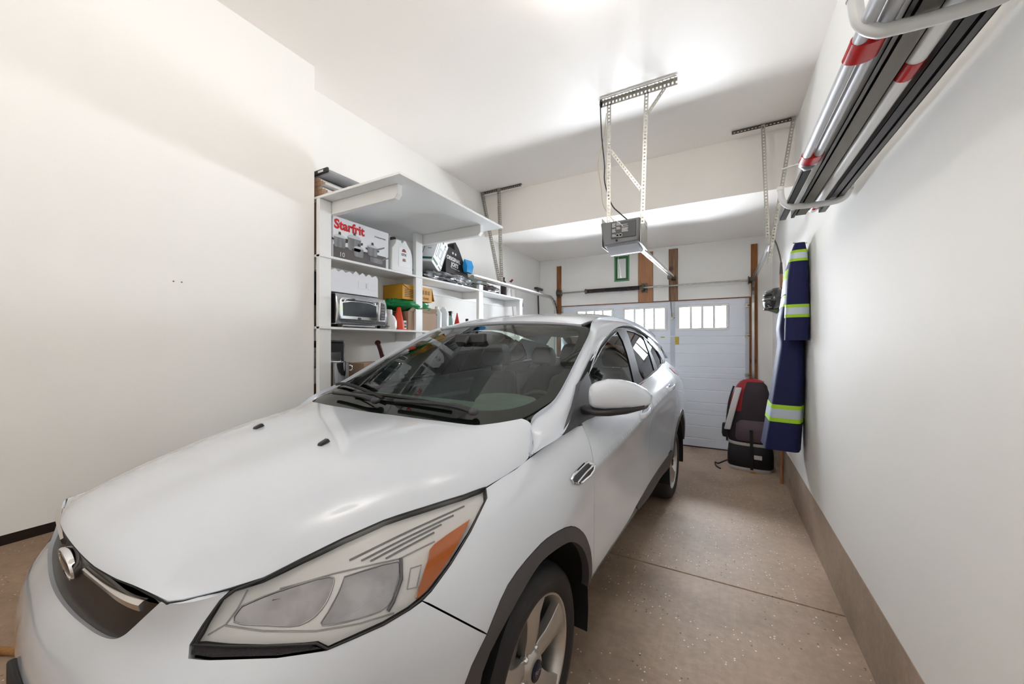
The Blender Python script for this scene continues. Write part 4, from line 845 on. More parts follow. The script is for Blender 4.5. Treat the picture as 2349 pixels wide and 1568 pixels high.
# ---- cabin
dash = MB(); prof = [(.14, 1.10), (.30, 1.165), (.48, 1.175), (.62, 1.15), (.70, 1.09), (.74, .98), (.70, .85), (.60, .60), (.14, .60)]
dash.prism(prof, 1.56, frame((-.78, 0, 0), (0, 1, 0), (0, 0, 1))); dash.build('dashboard', DASH, car, bevel=.02)
for cx, w in ((.38, .20),):
    MB().rings([[(cx+w*q*math.cos(t), .56+.10*q*math.sin(t), 1.165+h) for t in (2*math.pi*k/24 for k in range(24))] for q, h in ((1.1, -.02), (1.0, .02), (.85, .045), (.5, .055), (.05, .057))]).build('instrument_hood', DASH, car)
for x in (-.62, -.2, .62): MB().box(x-.08, x+.08, .22, .27, 1.148, 1.166).build('defrost_vent', BLACKP, car, bevel=.004)
st_ = frame((.38, .86, 1.02), (1, 0, 0), (0, .40, .92))
MB().tube([st_ @ Vector((.185*math.cos(2*math.pi*k/36), .185*math.sin(2*math.pi*k/36), 0)) for k in range(36)], .016, 10, closed=True).build('steering_wheel', DARKP, car)
MB().box(-.08, .08, -.07, .05, -.02, .02, st_).box(-.18, -.06, -.03, .01, -.008, .008, st_).box(.06, .18, -.03, .01, -.008, .008, st_).build('steering_hub', DARKP, car, bevel=.01)
MB().cyl((.38, .88, 1.0), (.38, .70, .95), .05).build('steering_column', DARKP, car)
def seat(cx, y, w, z=.62, hb=.64):
    MB().rings([[(cx+w*a, y+b, z+c) for a, b, c in ((-1, -.28, 0), (1, -.28, 0), (1, .24, 0), (-1, .24, 0))], [(cx+w*a, y+b, z+c) for a, b, c in ((-.95, -.30, .12), (.95, -.30, .12), (.95, .24, .08), (-.95, .24, .08))]]).build('seat_cushion', SEAT, car, bevel=.05, seg=3)
    MB().rings([[(cx+w*a, y+b, z+c) for a, b, c in ((-1, .14, .05), (1, .14, .05), (1, .30, .05), (-1, .30, .05))], [(cx+w*a, y+b, z+c) for a, b, c in ((-.98, .20, .35), (.98, .20, .35), (.98, .36, .35), (-.98, .36, .35))], [(cx+w*a, y+b, z+c) for a, b, c in ((-.78, .28, hb), (.78, .28, hb), (.78, .41, hb), (-.78, .41, hb))]]).build('seat_back', SEAT, car, bevel=.05, seg=3)
def headrest(cx, y, z):
    hr = MB().rings([[(cx+a*.13, y+b, z) for a, b in ((-1, 0), (1, 0), (1, .09), (-1, .09))], [(cx+a*.14, y+b-.01, z+.10) for a, b in ((-1, 0), (1, 0), (1, .10), (-1, .10))], [(cx+a*.10, y+b, z+.19) for a, b in ((-1, 0), (1, 0), (1, .08), (-1, .08))]]).build('headrest', SEAT, car, bevel=.03, seg=3)
    for d in (-.05, .05): MB().cyl((cx+d, y+.045, z-.10), (cx+d, y+.045, z+.02), .006, n=8).build('headrest_post', STEEL, hr)
for cx in (-.38, .38): seat(cx, 1.20, .25); headrest(cx, 1.52, 1.31)
seat(0, 2.15, .62, .66, .60); [headrest(cx, 2.46, 1.27) for cx in (-.40, .0, .40)]
MB().box(-.12, .12, .74, 1.5, .55, .90).build('centre_console', DARKP, car, bevel=.02)
MB().rings([[(a*.125, .73+b, 1.53+c) for a, b, c in ((-1, 0, -.035), (1, 0, -.035), (1, 0, .035), (-1, 0, .035))], [(a*.115, .70+b, 1.53+c) for a, b, c in ((-1, 0, -.03), (1, 0, -.03), (1, 0, .03), (-1, 0, .03))]]).build('rear_view_mirror', DARKP, car, bevel=.008)
MB().cyl((0, .70, 1.54), (0, .66, 1.50), .012).build('mirror_stem', DARKP, car)
MB().box(-.70, .70, 2.5, 3.35, .5, .98).build('cargo_floor', TRIM, car)
# ------------------------------------------------------------------ shelving along the left wall
XS = -2.50                                  # front of the posts
sh = thing('shelf_unit', 'white painted wooden shelving along the left wall behind the car', 'shelving', (0, 0, 0))
for y0, y1, zt in ((1.672, 1.765, 2.538), (2.640, 2.730, 2.538), (3.690, 3.780, 2.20), (4.720, 4.805, 2.145)):
    bx('post', WHITEP, XS-.038, XS, y0, y1, 0, zt, sh, bevel=.003)
    for z in (2.12, 1.604, 1.06): bx('side_rail', WHITEP, XF+.001, XS-.039, y0+.02, y0+.058, z-.085, z-.001, sh, bevel=.002)
bx('shelf_board', WHITEP, XF+.001, XS+.012, 1.672, 4.80, 2.121, 2.139, sh, bevel=.002)
bx('shelf_board', WHITEP, XF+.001, XS+.012, 1.672, 3.80, 1.605, 1.623, sh, bevel=.002)
bx('shelf_board', WHITEP, XF+.001, XS+.012, 1.672, 3.80, 1.062, 1.080, sh, bevel=.002)
bx('top_board', WHITEP, XF+.001, -1.722, 1.676, 2.926, 2.540, 2.557, sh, bevel=.002)
for y in (1.768, 2.732):
    T = frame((XS-.05, y, 2.539), (1, 0, 0), (0, 0, 1))
    MB().prism([(0, 0), (.715, 0), (.715, -.065), (.690, -.092), (0, -.092)], -.040, T).build('cantilever_bracket', WHITEP, sh, bevel=.003)
bx('wall_cleat', WHITEP, XF+.001, XF+.02, 2.75, 4.80, 2.03, 2.118, sh, bevel=.002)
FX = lambda y, z, x=XS: frame((x, y, z), (0, 1, 0), (0, 0, 1))     # a plane facing the room
def carton(name, lab, m, x0, x1, y0, y1, z0, z1, group=None, cat='box'):
    t = thing(name, lab, cat, ((x0+x1)/2, (y0+y1)/2, z0), group=group); a, b, c = (x1-x0)/2, (y1-y0)/2, z1-z0
    bx('body', m, -a, a, -b, b, 0, c, t, bevel=.003); return t, a, b, c
# cookware box with printed pots
GREYP = mat('print_grey', (120, 120, 122), .5); DKP = mat('print_dark', (64, 60, 60), .5); LTP = mat('print_light', (206, 206, 208), .45)
t, a, b, c = carton('cookware_box', 'white cookware box printed with pots and red lettering', mat('box_white', (232, 232, 234), .5), -2.765, -2.515, 1.79, 2.322, 2.139, 2.452)
bx('print_base', mat('print_floor', (92, 86, 84), .5, var=.4, vscale=9), a, a+.0012, -b+.002, b-.03, .004, .10, t)
text('lettering', 'Starfrit', .098, mat('print_red', (206, 22, 30), .5), FX(-b+.008, c-.088, a+.001), t, bold=.0035, sx=.98)
text('lettering', '10', .05, LTP, FX(-b+.05, .018, a+.002), t)
text('lettering', 'STAINLESS STEEL', .016, GREYP, FX(.115, c-.070, a+.001), t)
def pot(y, z, w, h, lid=True, handle=0):
    g = mat('print_pot', (150, 150, 152), .4, var=.6, vscale=18, stretch=(1, 2.2, .3)); T = FX(y, z, a+.0012)
    MB().prism([(-w/2, h), (w/2, h), (w/2*.95, h*.12), (w/2*.8, 0), (-w/2*.8, 0), (-w/2*.95, h*.12)], .0012, T).build('printed_pot', g, t, smooth=0)
    if lid:
        MB().prism([(w/2*1.04*math.cos(q), h+h*.30*math.sin(q)) for q in (math.pi*k/14 for k in range(15))], .0014, T).build('printed_lid', LTP, t, smooth=0)
        MB().prism([(-.012, h*1.28), (.012, h*1.28), (.008, h*1.28+.022), (-.008, h*1.28+.022)], .0014, T).build('printed_knob', DKP, t, smooth=0)
        for s in (-1, 1): MB().prism([(s*w/2, h*.8), (s*(w/2+.018), h*.85), (s*(w/2+.018), h*.65), (s*w/2, h*.6)], .0013, T).build('printed_ear', DKP, t, smooth=0)
    if handle: MB().prism([(w/2, h*.8), (w/2+handle, h*.8+handle*.45), (w/2+handle, h*.8+handle*.45+.012), (w/2, h*.8+.014)], .0013, T).build('printed_handle', GREYP, t, smooth=0)
pot(-b+.055, .085, .10, .075); pot(-b+.185, .085, .12, .095); pot(-b+.225, .045, .09, .065); pot(-b+.36, .08, .10, .07, True, .075); pot(-b+.40, .03, .13, .04, False, .07)
bx('end_print', mat('print_red', (206, 22, 30), .5), -.06, .06, -b-.0012, -b, c-.05, c-.035, t)
# oil jug
t = thing('oil_jug', 'white plastic motor oil jug with dark cap beside the cookware box', 'jug', (-2.575, 2.475, 2.139))
pr = [(-.125, 0), (.125, 0), (.128, .02), (.125, .16), (.105, .215), (.04, .292), (.02, .296), (-.002, .262), (-.012, .27), (-.012, .285), (-.075, .285), (-.085, .25), (-.122, .20), (-.128, .02)]
MB().prism(pr, .14, frame((-.07, 0, 0), (0, 1, 0), (0, 0, 1))).build('body', WHITEPL, t, bevel=.016, seg=3)
MB().cyl((0, -.045, .283), (0, -.045, .312), .026, n=18).build('cap', mat('cap_brown', (60, 46, 44), .5), t, bevel=.003)
bx('label', mat('label_white', (246, 246, 246), .5), .07, .0712, -.045, .10, .05, .22, t)
text('label_text', 'GTX', .030, mat('print_black', (40, 36, 36), .5), FX(-.015, .150, .0715), t, bold=.001)
MB().prism([(-.01, .185), (.045, .185), (.035, .205), (.017, .215), (0, .205)], .001, FX(0, 0, .0714)).build('label_mark', mat('print_maroon', (140, 54, 60), .5), t, smooth=0)
MB().prism([(0.0, .10), (.04, .10), (.035, .125), (.005, .125)], .001, FX(0, 0, .0714)).build('label_mark', mat('print_brown', (140, 104, 74), .5), t, smooth=0)
# toaster oven
SILV = mat('oven_silver', (205, 207, 210), .22, .8); t = thing('toaster_oven', 'silver and black countertop toaster oven on the middle shelf', 'toaster oven', (-2.63, 2.04, 1.623))
a, b = .14, .24
MB().prism([(-a, .022), (a-.01, .022), (a, .05), (a+.012, .13), (a, .21), (a-.02, .255), (-a, .262)], 2*b, frame((0, b, 0), (1, 0, 0), (0, 0, 1))).build('body', SILV, t, bevel=.01)
bx('side_panel', BLACKP, -a, a-.01, -b-.004, -b, .03, .25, t, bevel=.002)
for y in (-.2, .2): bx('foot', BLACKP, a-.05, a-.01, y-.02, y+.02, 0, .024, t)
dr = MB().prism([(-.215, .06), (.125, .06), (.135, .10), (.13, .205), (.10, .222), (-.06, .232), (-.205, .222), (-.222, .20), (-.225, .10)], .010, FX(0, 0, a+.008)).build('door', CHROME, t, bevel=.004)
MB().prism([(-.195, .085), (.11, .085), (.112, .18), (.05, .196), (-.05, .20), (-.13, .196), (-.198, .182)], .004, FX(0, 0, a+.017)).build('door_window', mat('oven_glass', (60, 66, 72), .08, var=.4, vscale=7), dr)
MB().tube(bez([(a+.03, -.19, .198), (a+.05, -.15, .212), (a+.05, .07, .212), (a+.03, .11, .198)], 5), .008, 8).build('door_handle', CHROME, dr)
for z in (.040, .052): bx('vent_slot', BLACKP, a+.006, a+.010, -.21, .12, z, z+.006, t)
bx('crumb_tray', SILV, -a, a+.012, -.19, .11, .006, .020, t, bevel=.003)
MB().prism([(.145, .055), (.215, .055), (.222, .13), (.212, .22), (.155, .226), (.150, .13)], .012, FX(0, 0, a+.002)).build('control_panel', CHROME, t, bevel=.004)
MB().prism([(.158, .07), (.204, .07), (.210, .13), (.202, .205), (.166, .212), (.162, .13)], .003, FX(0, 0, a+.0135)).build('control_face', BLACKP, t)
for k in range(5):
    for y in (.172, .190): MB().cyl((a+.0165, y, .085+k*.024), (a+.019, y, .085+k*.024), .006, n=10).build('button', GREYP, t)
MB().rings([[(a+h, -.05+.018*q*math.cos(v), .071+.009*q*math.sin(v)) for v in (2*math.pi*k/16 for k in range(16))] for q, h in ((1, .018), (.8, .021))]).build('emblem', BLACKP, dr)
# torn white foam-board box on the oven
t, a, b, c = carton('white_carton', 'long white carton with torn top edge lying on the toaster oven', mat('carton_white', (222, 222, 226), .55), -2.74, -2.53, 1.785, 2.222, 1.888, 2.035)
tp = MB(); pts = [(-b, 0)]
for k in range(15): pts += [(-b+2*b*k/14, .028+.012*((k*7) % 5)/4 if k % 2 else .012)]
pts += [(b, 0)]
tp.prism(pts, .004, FX(0, c-.002, a-.004)); tp.build('torn_edge', mat('carton_white', (0, 0, 0)), t, smooth=0)
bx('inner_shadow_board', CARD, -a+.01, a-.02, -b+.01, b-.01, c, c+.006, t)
for y0, y1 in ((.02, .10), (.115, .19)): bx('embossed_panel', mat('carton_grey', (220, 221, 224), .55), a, a+.0012, y0, y1, .05, .11, t, bevel=.0004)
bx('slot', GREYP, a, a+.0015, .095, .099, .06, .10, t)
# yellow carton, green bag, brown carton
t, a, b, c = carton('brown_carton', 'open brown cardboard box under the green bag', CARD, -2.77, -2.52, 2.56, 2.95, 1.623, 1.80)
for y0, y1, s in ((-b, b, 1),): MB().prism([(-b, 0), (b, 0), (b*.9, .05), (-b*.85, .04)], .004, frame((a, 0, c), (0, 1, 0), (.5, 0, .8))).build('flap', CARD, t, smooth=0)
MB().prism([(-a, 0), (a, 0), (a*.9, .06), (-a*.9, .06)], .004, frame((0, b, c), (1, 0, 0), (0, .8, -.5))).build('flap', CARD, t, smooth=0)
GRN = mat('green_bag', (20, 138, 78), .35); tag(blob((-2.62, 2.66, 1.853), (.13, .30, .055), .35, 5, 3, 36, 14).build('green_bag', GRN), 'crumpled bright green plastic bag between two cartons', 'bag')
YB = mat('yellow_carton', (206, 148, 28), .6, var=.15, vscale=9); t, a, b, c = carton('yellow_carton', 'mustard yellow cardboard carton with dark print on the green bag', YB, -2.775, -2.53, 2.50, 2.90, 1.905, 2.045)
MB().prism([(-.13, 0), (.13, 0), (.12, -.14), (-.12, -.13)], .004, frame((a-.12, -b, c), (1, 0, 0), (0, -.88, .45))).build('flap', mat('yellow_flap', (176, 118, 24), .6), t, smooth=0)
MB().prism([(-.12, 0), (.12, 0), (.11, .13), (-.12, .12)], .004, frame((0, b, c), (1, 0, 0), (0, .35, -.9))).build('flap', mat('yellow_flap', (0, 0, 0)), t, smooth=0)
PRB = mat('print_brown_dark', (110, 72, 16), .6)
for k in range(5): bx('print_line', PRB, a, a+.0012, -.17, -.06, .09-.016*k, .098-.016*k, t)
for y in (.06, .10, .14): bx('print_mark', PRB, a, a+.0012, y, y+.025, .07, .11, t)
text('print_text', 'XTREME', .03, PRB, FX(.045, .022, a+.001), t)
# cone, bottles and small things on the middle shelf
t = thing('orange_cone', 'red-orange plastic cone beside the toaster oven', 'cone', (-2.55, 2.475, 1.623)); ORG = mat('cone_orange', (212, 62, 28), .5)
MB().lathe([(.055, 0), (.053, .01), (.018, .20), (.012, .205), (.002, .206)], 20).build('cone', ORG, t); bx('foot', ORG, -.058, .058, -.058, .058, 0, .006, t, bevel=.002)
def bottle(name, lab, x, y, z, prof, m, cap, mc, grp=None, sy=1.0):
    t = thing(name, lab, 'bottle', (x, y, z), group=grp); o = MB().lathe(prof, 20).build('body', m, t); o.scale = (1, sy, 1)
    zc = prof[-1][1]; MB().lathe([(cap[0], zc-.003), (cap[0], zc+cap[1]*.9), (cap[0]*.9, zc+cap[1]), (.002, zc+cap[1])], 16).build('cap', mc, t); return t
bottle('white_bottle', 'squat white bottle in a clear bag between the oven and the cone', -2.56, 2.375, 1.623, [(.002, 0), (.058, 0), (.064, .02), (.064, .075), (.045, .115), (.025, .13), (.022, .14)], mat('bottle_pale', (226, 226, 226), .3), (.024, .035), WHITEPL)
blob((.004, -.005, .034), (.05, .075, .034), .3, 6, 4, flat=.0005).build('plastic_wrap', mat('clear_bag', (235, 235, 236), .15, trans=.6), bpy.data.objects['white_bottle'])
t, a, b, c = carton('small_carton', 'small white printed carton beside the orange cone', WHITEPL, -2.60, -2.53, 2.515, 2.555, 1.623, 1.71)
bx('print_mark', DKP, a, a+.001, -.012, .012, .05, .07, t); bx('print_mark', DKP, a, a+.001, -.012, .012, .02, .04, t)
CLR = mat('cleaner_white', (226, 232, 234), .35)
bottle('cleaner_bottle', 'tall white cleaner bottle next to the brown carton', -2.56, 3.01, 1.623, [(.002, 0), (.045, 0), (.048, .01), (.048, .19), (.03, .225), (.018, .235)], CLR, (.02, .02), WHITEPL)
bottle('cleaner_bottle', 'broad white cleaner bottle left of the spray bottle', -2.56, 3.115, 1.623, [(.002, 0), (.05, 0), (.053, .01), (.053, .20), (.035, .235), (.02, .245)], CLR, (.02, .018), WHITEPL)
t = bottle('spray_bottle', 'grey-green spray bottle with black trigger head', -2.56, 3.225, 1.623, [(.002, 0), (.036, 0), (.038, .01), (.036, .10), (.022, .16), (.014, .18)], mat('bottle_green_grey', (140, 166, 156), .35), (.015, .02), BLACKP)
MB().box(-.012, .03, -.014, .014, .20, .225).box(.012, .022, -.006, .006, .165, .20).box(-.008, .008, -.03, -.01, .205, .22).build('trigger', BLACKP, t, bevel=.003)
bottle('red_bottle', 'slim red pointed bottle on the middle shelf', -2.55, 3.335, 1.623, [(.002, 0), (.032, 0), (.034, .01), (.032, .09), (.006, .20)], RED, (.006, .012), RED)
bottle('small_bottle', 'small white bottle with black cap near the third shelf post', -2.55, 3.52, 1.623, [(.002, 0), (.026, 0), (.028, .008), (.028, .10), (.018, .125)], WHITEPL, (.018, .035), BLACKP)
# lowest shelf: coffee maker, steel pot, brown box, handle
t = thing('coffee_maker', 'black and steel coffee maker on the lowest shelf', 'coffee maker', (-2.675, 1.88, 1.080))
bx('body', BLACKP, -.10, .05, -.10, .10, 0, .43, t, bevel=.015); bx('steel_panel', STEEL, .05, .054, -.05, .055, .12, .35, t, bevel=.001); bx('lid', DARKP, -.09, .045, -.09, .09, .43, .445, t, bevel=.004)
t = thing('steel_pot', 'polished steel pot in front of the coffee maker', 'pot', (-2.535, 1.85, 1.080))
MB().lathe([(.002, 0), (.070, 0), (.076, .01), (.076, .275), (.079, .28), (.075, .283), (.072, .275), (.072, .02), (.002, .015)], 30).build('body', mat('pot_steel', (205, 203, 206), .08, 1.0), t)
MB().tube(bez([(0, .082, .25), (.0, .115, .245), (.0, .115, .215), (0, .082, .21)], 5), .006, 8).build('handle', CHROME, t)
t, a, b, c = carton('flat_carton', 'low brown cardboard tray behind the windscreen on the lowest shelf', CARD, -2.74, -2.53, 2.08, 2.40, 1.08, 1.34); bx('slot', BLACK, a, a+.001, -.12, -.03, .21, .225, t)
t = thing('bat', 'dark red wooden bat handle leaning against the wall behind the car', 'bat', (-2.70, 2.50, 1.08)); MB().tube([(0, 0, 0), (.02, -.06, .22), (.0, -.10, .36), (-.01, -.12, .42)], [.03, .028, .02, .018], 12).sphere((-.01, -.122, .425), .026).build('handle', mat('dark_red_wood', (84, 30, 28), .35), t)
# things in the narrow gap left of the first post
tag(bx('paper_stack', mat('paper_stripe', (150, 146, 142), .7, var=.5, vscale=2, stretch=(1, 1, 60)), -2.77, -2.60, 1.69, 1.77, 1.32, 1.47, bevel=.002), 'stack of grey paper in the gap left of the first shelf post', 'paper')
tag(MB().lathe([(.055, 0), (.06, .005), (.06, .11), (.055, .115), (.02, .115)], 20, Matrix.Translation((-2.66, 1.74, 1.205))).build('paper_roll', WHITEPL), 'white paper roll in the gap left of the first shelf post', 'paper roll')
tag(bx('wood_block', WOODR, -2.74, -2.58, 1.69, 1.77, 1.08, 1.205, bevel=.003), 'brown wood block under the white paper roll', 'wood')
tag(blob((-2.65, 1.735, 1.70), (.09, .05, .085), .25, 5, 9, flat=1.623).build('cloth_bundle', mat('khaki_cloth', (150, 146, 122), .8, var=.4, vscale=12)), 'khaki cloth bundle in the gap left of the first shelf post', 'cloth')
tag(bx('grey_box', DARKP, -2.77, -2.60, 1.69, 1.768, 1.86, 2.03, bevel=.01), 'small dark grey box left of the first shelf post', 'box')
tag(bx('brown_board', CARD, -2.77, -2.58, 1.70, 1.765, 2.139, 2.53, bevel=.002), 'upright brown cardboard left of the cookware box', 'cardboard')
# ------------------------------------------------------------------ on the top board
TAN = wood('trim_wood', (190, 160, 132), (160, 126, 98)); WTR = mat('trim_white', (238, 238, 238), .45)
for k in range(5):
    dx = (.0, .03, -.02, .015, -.03)[k]; z = 2.557+k*.032
    t = thing('moulding', ['lowest', 'second lowest', 'middle', 'second highest', 'highest'][k]+' white moulding in the stack on the top board', 'moulding', (-2.58+dx, 1.715, z), group='mouldings stacked on the top board')
    w = .17-.012*k; T = frame((0, .0, 0), (1, 0, 0), (0, 0, 1))
    MB().prism([(-w/2, 0), (w/2, 0), (w/2, .012), (w/2-.018, .018), (w/2-.03, .030), (-w/2, .030)], -.62, T).build('strip', WTR, t, smooth=0)
    MB().prism([(-w/2, 0), (w/2, 0), (w/2, .012), (w/2-.018, .018), (w/2-.03, .030), (-w/2, .030)], .003, T).build('cut_end', TAN, t, smooth=0)
t = thing('tote_lid', 'grey plastic tray with dark rim lying on the moulding stack', 'tray', (-2.57, 1.72, 2.719))
MB().box(-.11, .10, 0, .55, 0, .045).build('tray', mat('tray_grey', (158, 160, 166), .5), t, bevel=.02); MB().box(-.115, .105, -.014, .004, .012, .05).build('rim', BLACKP, t, bevel=.008)
bx('grip_slot', WHITEPL, .0, .06, -.0155, -.0135, .022, .038, t, bevel=.003)
for k, (x, y, l, rz, m, lab) in enumerate(((-2.40, 1.78, .30, 24, WTR, 'short white moulding offcut leaning on the top board'), (-2.33, 1.74, .26, 38, mat('dark_trim', (84, 76, 70), .5), 'dark trim strip lying near the front of the top board'), (-2.25, 1.72, .22, 58, mat('grey_trim', (150, 146, 140), .5), 'grey trim strip beside the dark one on the top board'))):
    t = thing('trim_offcut', lab, 'trim', (x, y, 2.5575+.0*k), R(-rz)); MB().prism([(-.022, 0), (.022, 0), (.022, .02), (.0, .03), (-.022, .02)], l, frame((0, l, 0), (1, 0, 0), (0, 0, 1))).build('strip', m, t, smooth=0)
# ------------------------------------------------------------------ long shelf to the right of the second post
t = thing('appliance_box', 'white appliance box with black line drawings tilted on the upper shelf', 'box', (-2.64, 2.93, 2.285)); t.rotation_euler = (R(-24), R(6), R(14))
MB().box(-.09, .11, -.10, .12, .0, .34).build('body', mat('box_white', (0, 0, 0)), t, bevel=.003)
for y0, y1, z0, z1 in ((-.08, -.04, .10, .26), (-.02, .04, .12, .22), (.055, .11, .08, .28)):
    for q in ((y0, y0+.004, z0, z1), (y1-.004, y1, z0, z1), (y0, y1, z0, z0+.004), (y0, y1, z1-.004, z1)): bx('print_line', DKP, .11, .1112, *q, t)
bx('print_band', mat('print_green', (24, 92, 66), .5), .11, .1112, -.095, .02, .03, .055, t); bx('print_band', mat('print_green', (0, 0, 0)), .11, .1112, .04, .11, .03, .045, t)
for k in range(3): MB().cyl((.11, -.06+.06*k, .30), (.1113, -.06+.06*k, .30), .014, n=14).build('print_dot', GREYP, t)
for q in ((-.085, -.02, .10, .105), (-.085, -.02, .24, .245), (-.085, -.08, .10, .245), (-.025, -.02, .10, .245), (.02, .06, .16, .165), (.03, .09, .22, .24)): MB().box(q[0], q[1], -.1012, -.10, q[2], q[3]).build('print_line', DKP, t, smooth=0)
bx('print_band', mat('print_green', (0, 0, 0)), -.085, .10, -.1012, -.10, .03, .055, t)
t = thing('black_gift_bag', 'black carry bag with white lettering and stars leaning on the upper shelf', 'bag', (-2.64, 3.39, 2.139)); BLK = mat('bag_black', (34, 32, 34), .45)
MB().prism([(-.20, 0), (.25, .0), (.20, .17), (.03, .43), (-.03, .49), (-.065, .47), (-.045, .40), (-.12, .42), (-.20, .36)], .09, FX(0, 0, -.04)).build('body', BLK, t, bevel=.004)
TT = FX(-.19, .285, .0515) @ Matrix.Rotation(R(-7), 4, 'Z'); WPR = mat('print_white', (240, 240, 240), .5)
text('lettering', 'ORIGINAL', .056, WPR, TT, t, bold=.002, sx=.95); text('lettering', "JOE'S", .060, WPR, TT @ Matrix.Translation((.085, -.058, 0)), t, bold=.0022, sx=.95)
text('lettering', 'RESTAURANT + BAR', .017, WPR, TT @ Matrix.Translation((.085, -.085, 0)), t)
for k in range(2):
    st5 = [((.020 if i % 2 == 0 else .008)*math.sin(math.pi*i/5), (.020 if i % 2 == 0 else .008)*math.cos(math.pi*i/5)) for i in range(10)]
    MB().prism(st5, .001, TT @ Matrix.Translation((.10+.048*k, .085, 0))).build('star', WPR, t, smooth=0)
t = thing('blue_pouch', 'bright blue plastic pouch standing beside the black bag', 'pouch', (-2.545, 3.535, 2.31))
MB().rings([[(x, y, z) for x, y, z in ((-.02, -.065, 0), (.025, -.06, 0), (.02, .055, 0), (-.02, .06, 0))], [(x, y, z) for x, y, z in ((-.03, -.07, .07), (.035, -.065, .07), (.03, .07, .08), (-.03, .065, .08))], [(x, y, z) for x, y, z in ((-.005, -.075, .15), (.005, -.07, .145), (.004, .07, .15), (-.005, .06, .15))]]).build('pouch', mat('blue_plastic', (10, 140, 206), .35), t, bevel=.006)
CW = mat('clear_wrap', (196, 196, 198), .12, .35, var2=(92, 92, 96), vscale=16)
tag(blob((-2.60, 3.22, 2.200), (.10, .42, .056), .5, 8, 11, 48, 22, flat=2.1395).build('plastic_wrapped_bundle', CW), 'shiny clear plastic wrapped bundle under the appliance box', 'plastic bag')
tag(blob((-2.70, 3.96, 2.235), (.065, .24, .105), .35, 6, 5, 36, 16, flat=2.1395).build('grey_bag', mat('grey_green_bag', (138, 146, 140), .4)), 'grey-green plastic bag behind the left door track', 'bag')
tag(blob((-2.56, 4.02, 2.185), (.055, .22, .046), .4, 7, 6, 36, 12, flat=2.1395).build('dark_bundle', mat('dark_bundle', (78, 66, 68), .35, var=.4, vscale=14)), 'dark brown folded bundle under the left door track', 'bag')
bottle('dark_bottle', 'dark brown bottle standing behind the left door track', -2.56, 4.37, 2.139, [(.002, 0), (.042, 0), (.044, .01), (.044, .16), (.03, .19), (.015, .205), (.014, .23)], mat('bottle_brown', (66, 54, 54), .4), (.016, .02), BLACKP)
t = thing('scraper', 'burgundy handled scraper with white shaft leaning on the shelf end', 'scraper', (-2.62, 4.52, 2.139)); MB().cyl((0, 0, 0), (.03, .08, .22), .009).build('shaft', WHITEPL, t); MB().cyl((.03, .08, .22), (.045, .12, .255), .016).build('grip', mat('burgundy', (110, 30, 50), .4), t)
# long tools leaning on the wall at the far end
t = thing('broom', 'black headed push broom standing upside down against the left wall', 'broom', (-2.745, 6.00-.12, 0)); MB().cyl((0.03, .05, 0), (-.005, -.02, 2.42), .012).build('handle', BLACKP, t); MB().box(-.03, .03, -.12, .12, 2.42, 2.455, Matrix.Rotation(R(0), 4, 'X')).build('head', BLACKP, t, bevel=.006)
t = thing('cane', 'black cane with curved handle beside the last shelf post', 'cane', (-2.62, 4.92, 0)); MB().tube([(0, 0, 0), (0, 0, 2.08)]+[(0, .055-.055*math.cos(math.pi*k/8), 2.08+.055*math.sin(math.pi*k/8)) for k in range(1, 9)]+[(0, .11, 2.05)], .012, 10).build('shaft', BLACKP, t)
for k, (y, yt, lab) in enumerate(((4.93, 4.56, 'thin white pole leaning behind the last shelf post'), (5.02, 4.66, 'white pole leaning nearest the door behind the last shelf post'))):
    tag(MB().cyl((-2.60+.03*k, y+.16, 0), (-2.72+.02*k, yt+.30, 2.30), .012).build('white_pole', WHITEPL), lab, 'pole')
# ------------------------------------------------------------------ wall rack on the right with lengths of metal
WRK = mat('rack_white', (228, 230, 230), .35)
for y, lab in ((1.22, 'near white tubular wall hook of the storage rack'), (2.55, 'far white tubular wall hook of the storage rack')):
    t = thing('rack_hook', lab, 'hook', (XR, y, 2.25), group='tubular wall hooks of the rack')
    P = bez([(-.018, 0, .24), (-.018, 0, .08), (-.02, 0, .03), (-.05, 0, .002), (-.12, 0, -.006), (-.22, 0, -.002), (-.265, 0, .006), (-.295, 0, .04), (-.304, 0, .10)], 7)
    MB().tube(P, .0155, 14).build('arm', WRK, t); bx('wall_plate', WRK, -.004, -.0002, -.02, .02, .05, .26, t, bevel=.001); MB().cyl((-.304, 0, .10), (-.305, 0, .118), .0175).build('end_cap', WHITEPL, t)
    MB().tube(bez([(-.01, 0, .20), (-.15, 0, .235), (-.30, 0, .215)], 6), .005, 8).build('stay', WRK, t)
ZR = 2.262
LG = mat('tube_silver', (206, 208, 213), .4, .15); CHN = mat('channel_brown_grey', (112, 106, 98), .4, .4); TAPE = mat('red_tape', (190, 20, 22), .22)
t = thing('silver_poles', 'pair of silver tubes bound with red tape on the wall rack', 'tubes', (.0, .0, ZR))
for x, z in ((.314, .0225), (.351, .0225)): MB().cyl((x, -.6, z), (x, 2.06, z), .0165, n=16).build('tube', LG, t)
for y0, y1 in ((1.28, 1.36), (1.96, 2.03)): MB().rings([[(.3325+.0385*math.cos(v), y, .0225+.0205*math.sin(v)) for v in (2*math.pi*k/24 for k in range(24))] for y in (y0, y1)]).build('tape_wrap', TAPE, t)
MB().lathe([(.002, 0), (.028, 0), (.030, .012), (.026, .022), (.002, .024)], 18, frame((.332, 2.05, .0225), (1, 0, 0), (0, 0, 1)) @ Matrix.Scale(-1, 4)).build('end_cap', mat('cap_grey', (150, 152, 158), .4), t)
def channel(name, lab, x0, x1, y1, z, h, m, y0=-.6):
    t = thing(name, lab, 'metal channel', (0, 0, ZR+z)); mb = MB(); k = .0025
    mb.box(x0, x1, y0, y1, 0, k).box(x0, x0+k, y0, y1, 0, h).box(x1-k, x1, y0, y1, 0, h); mb.build('profile', m, t, smooth=0); return t
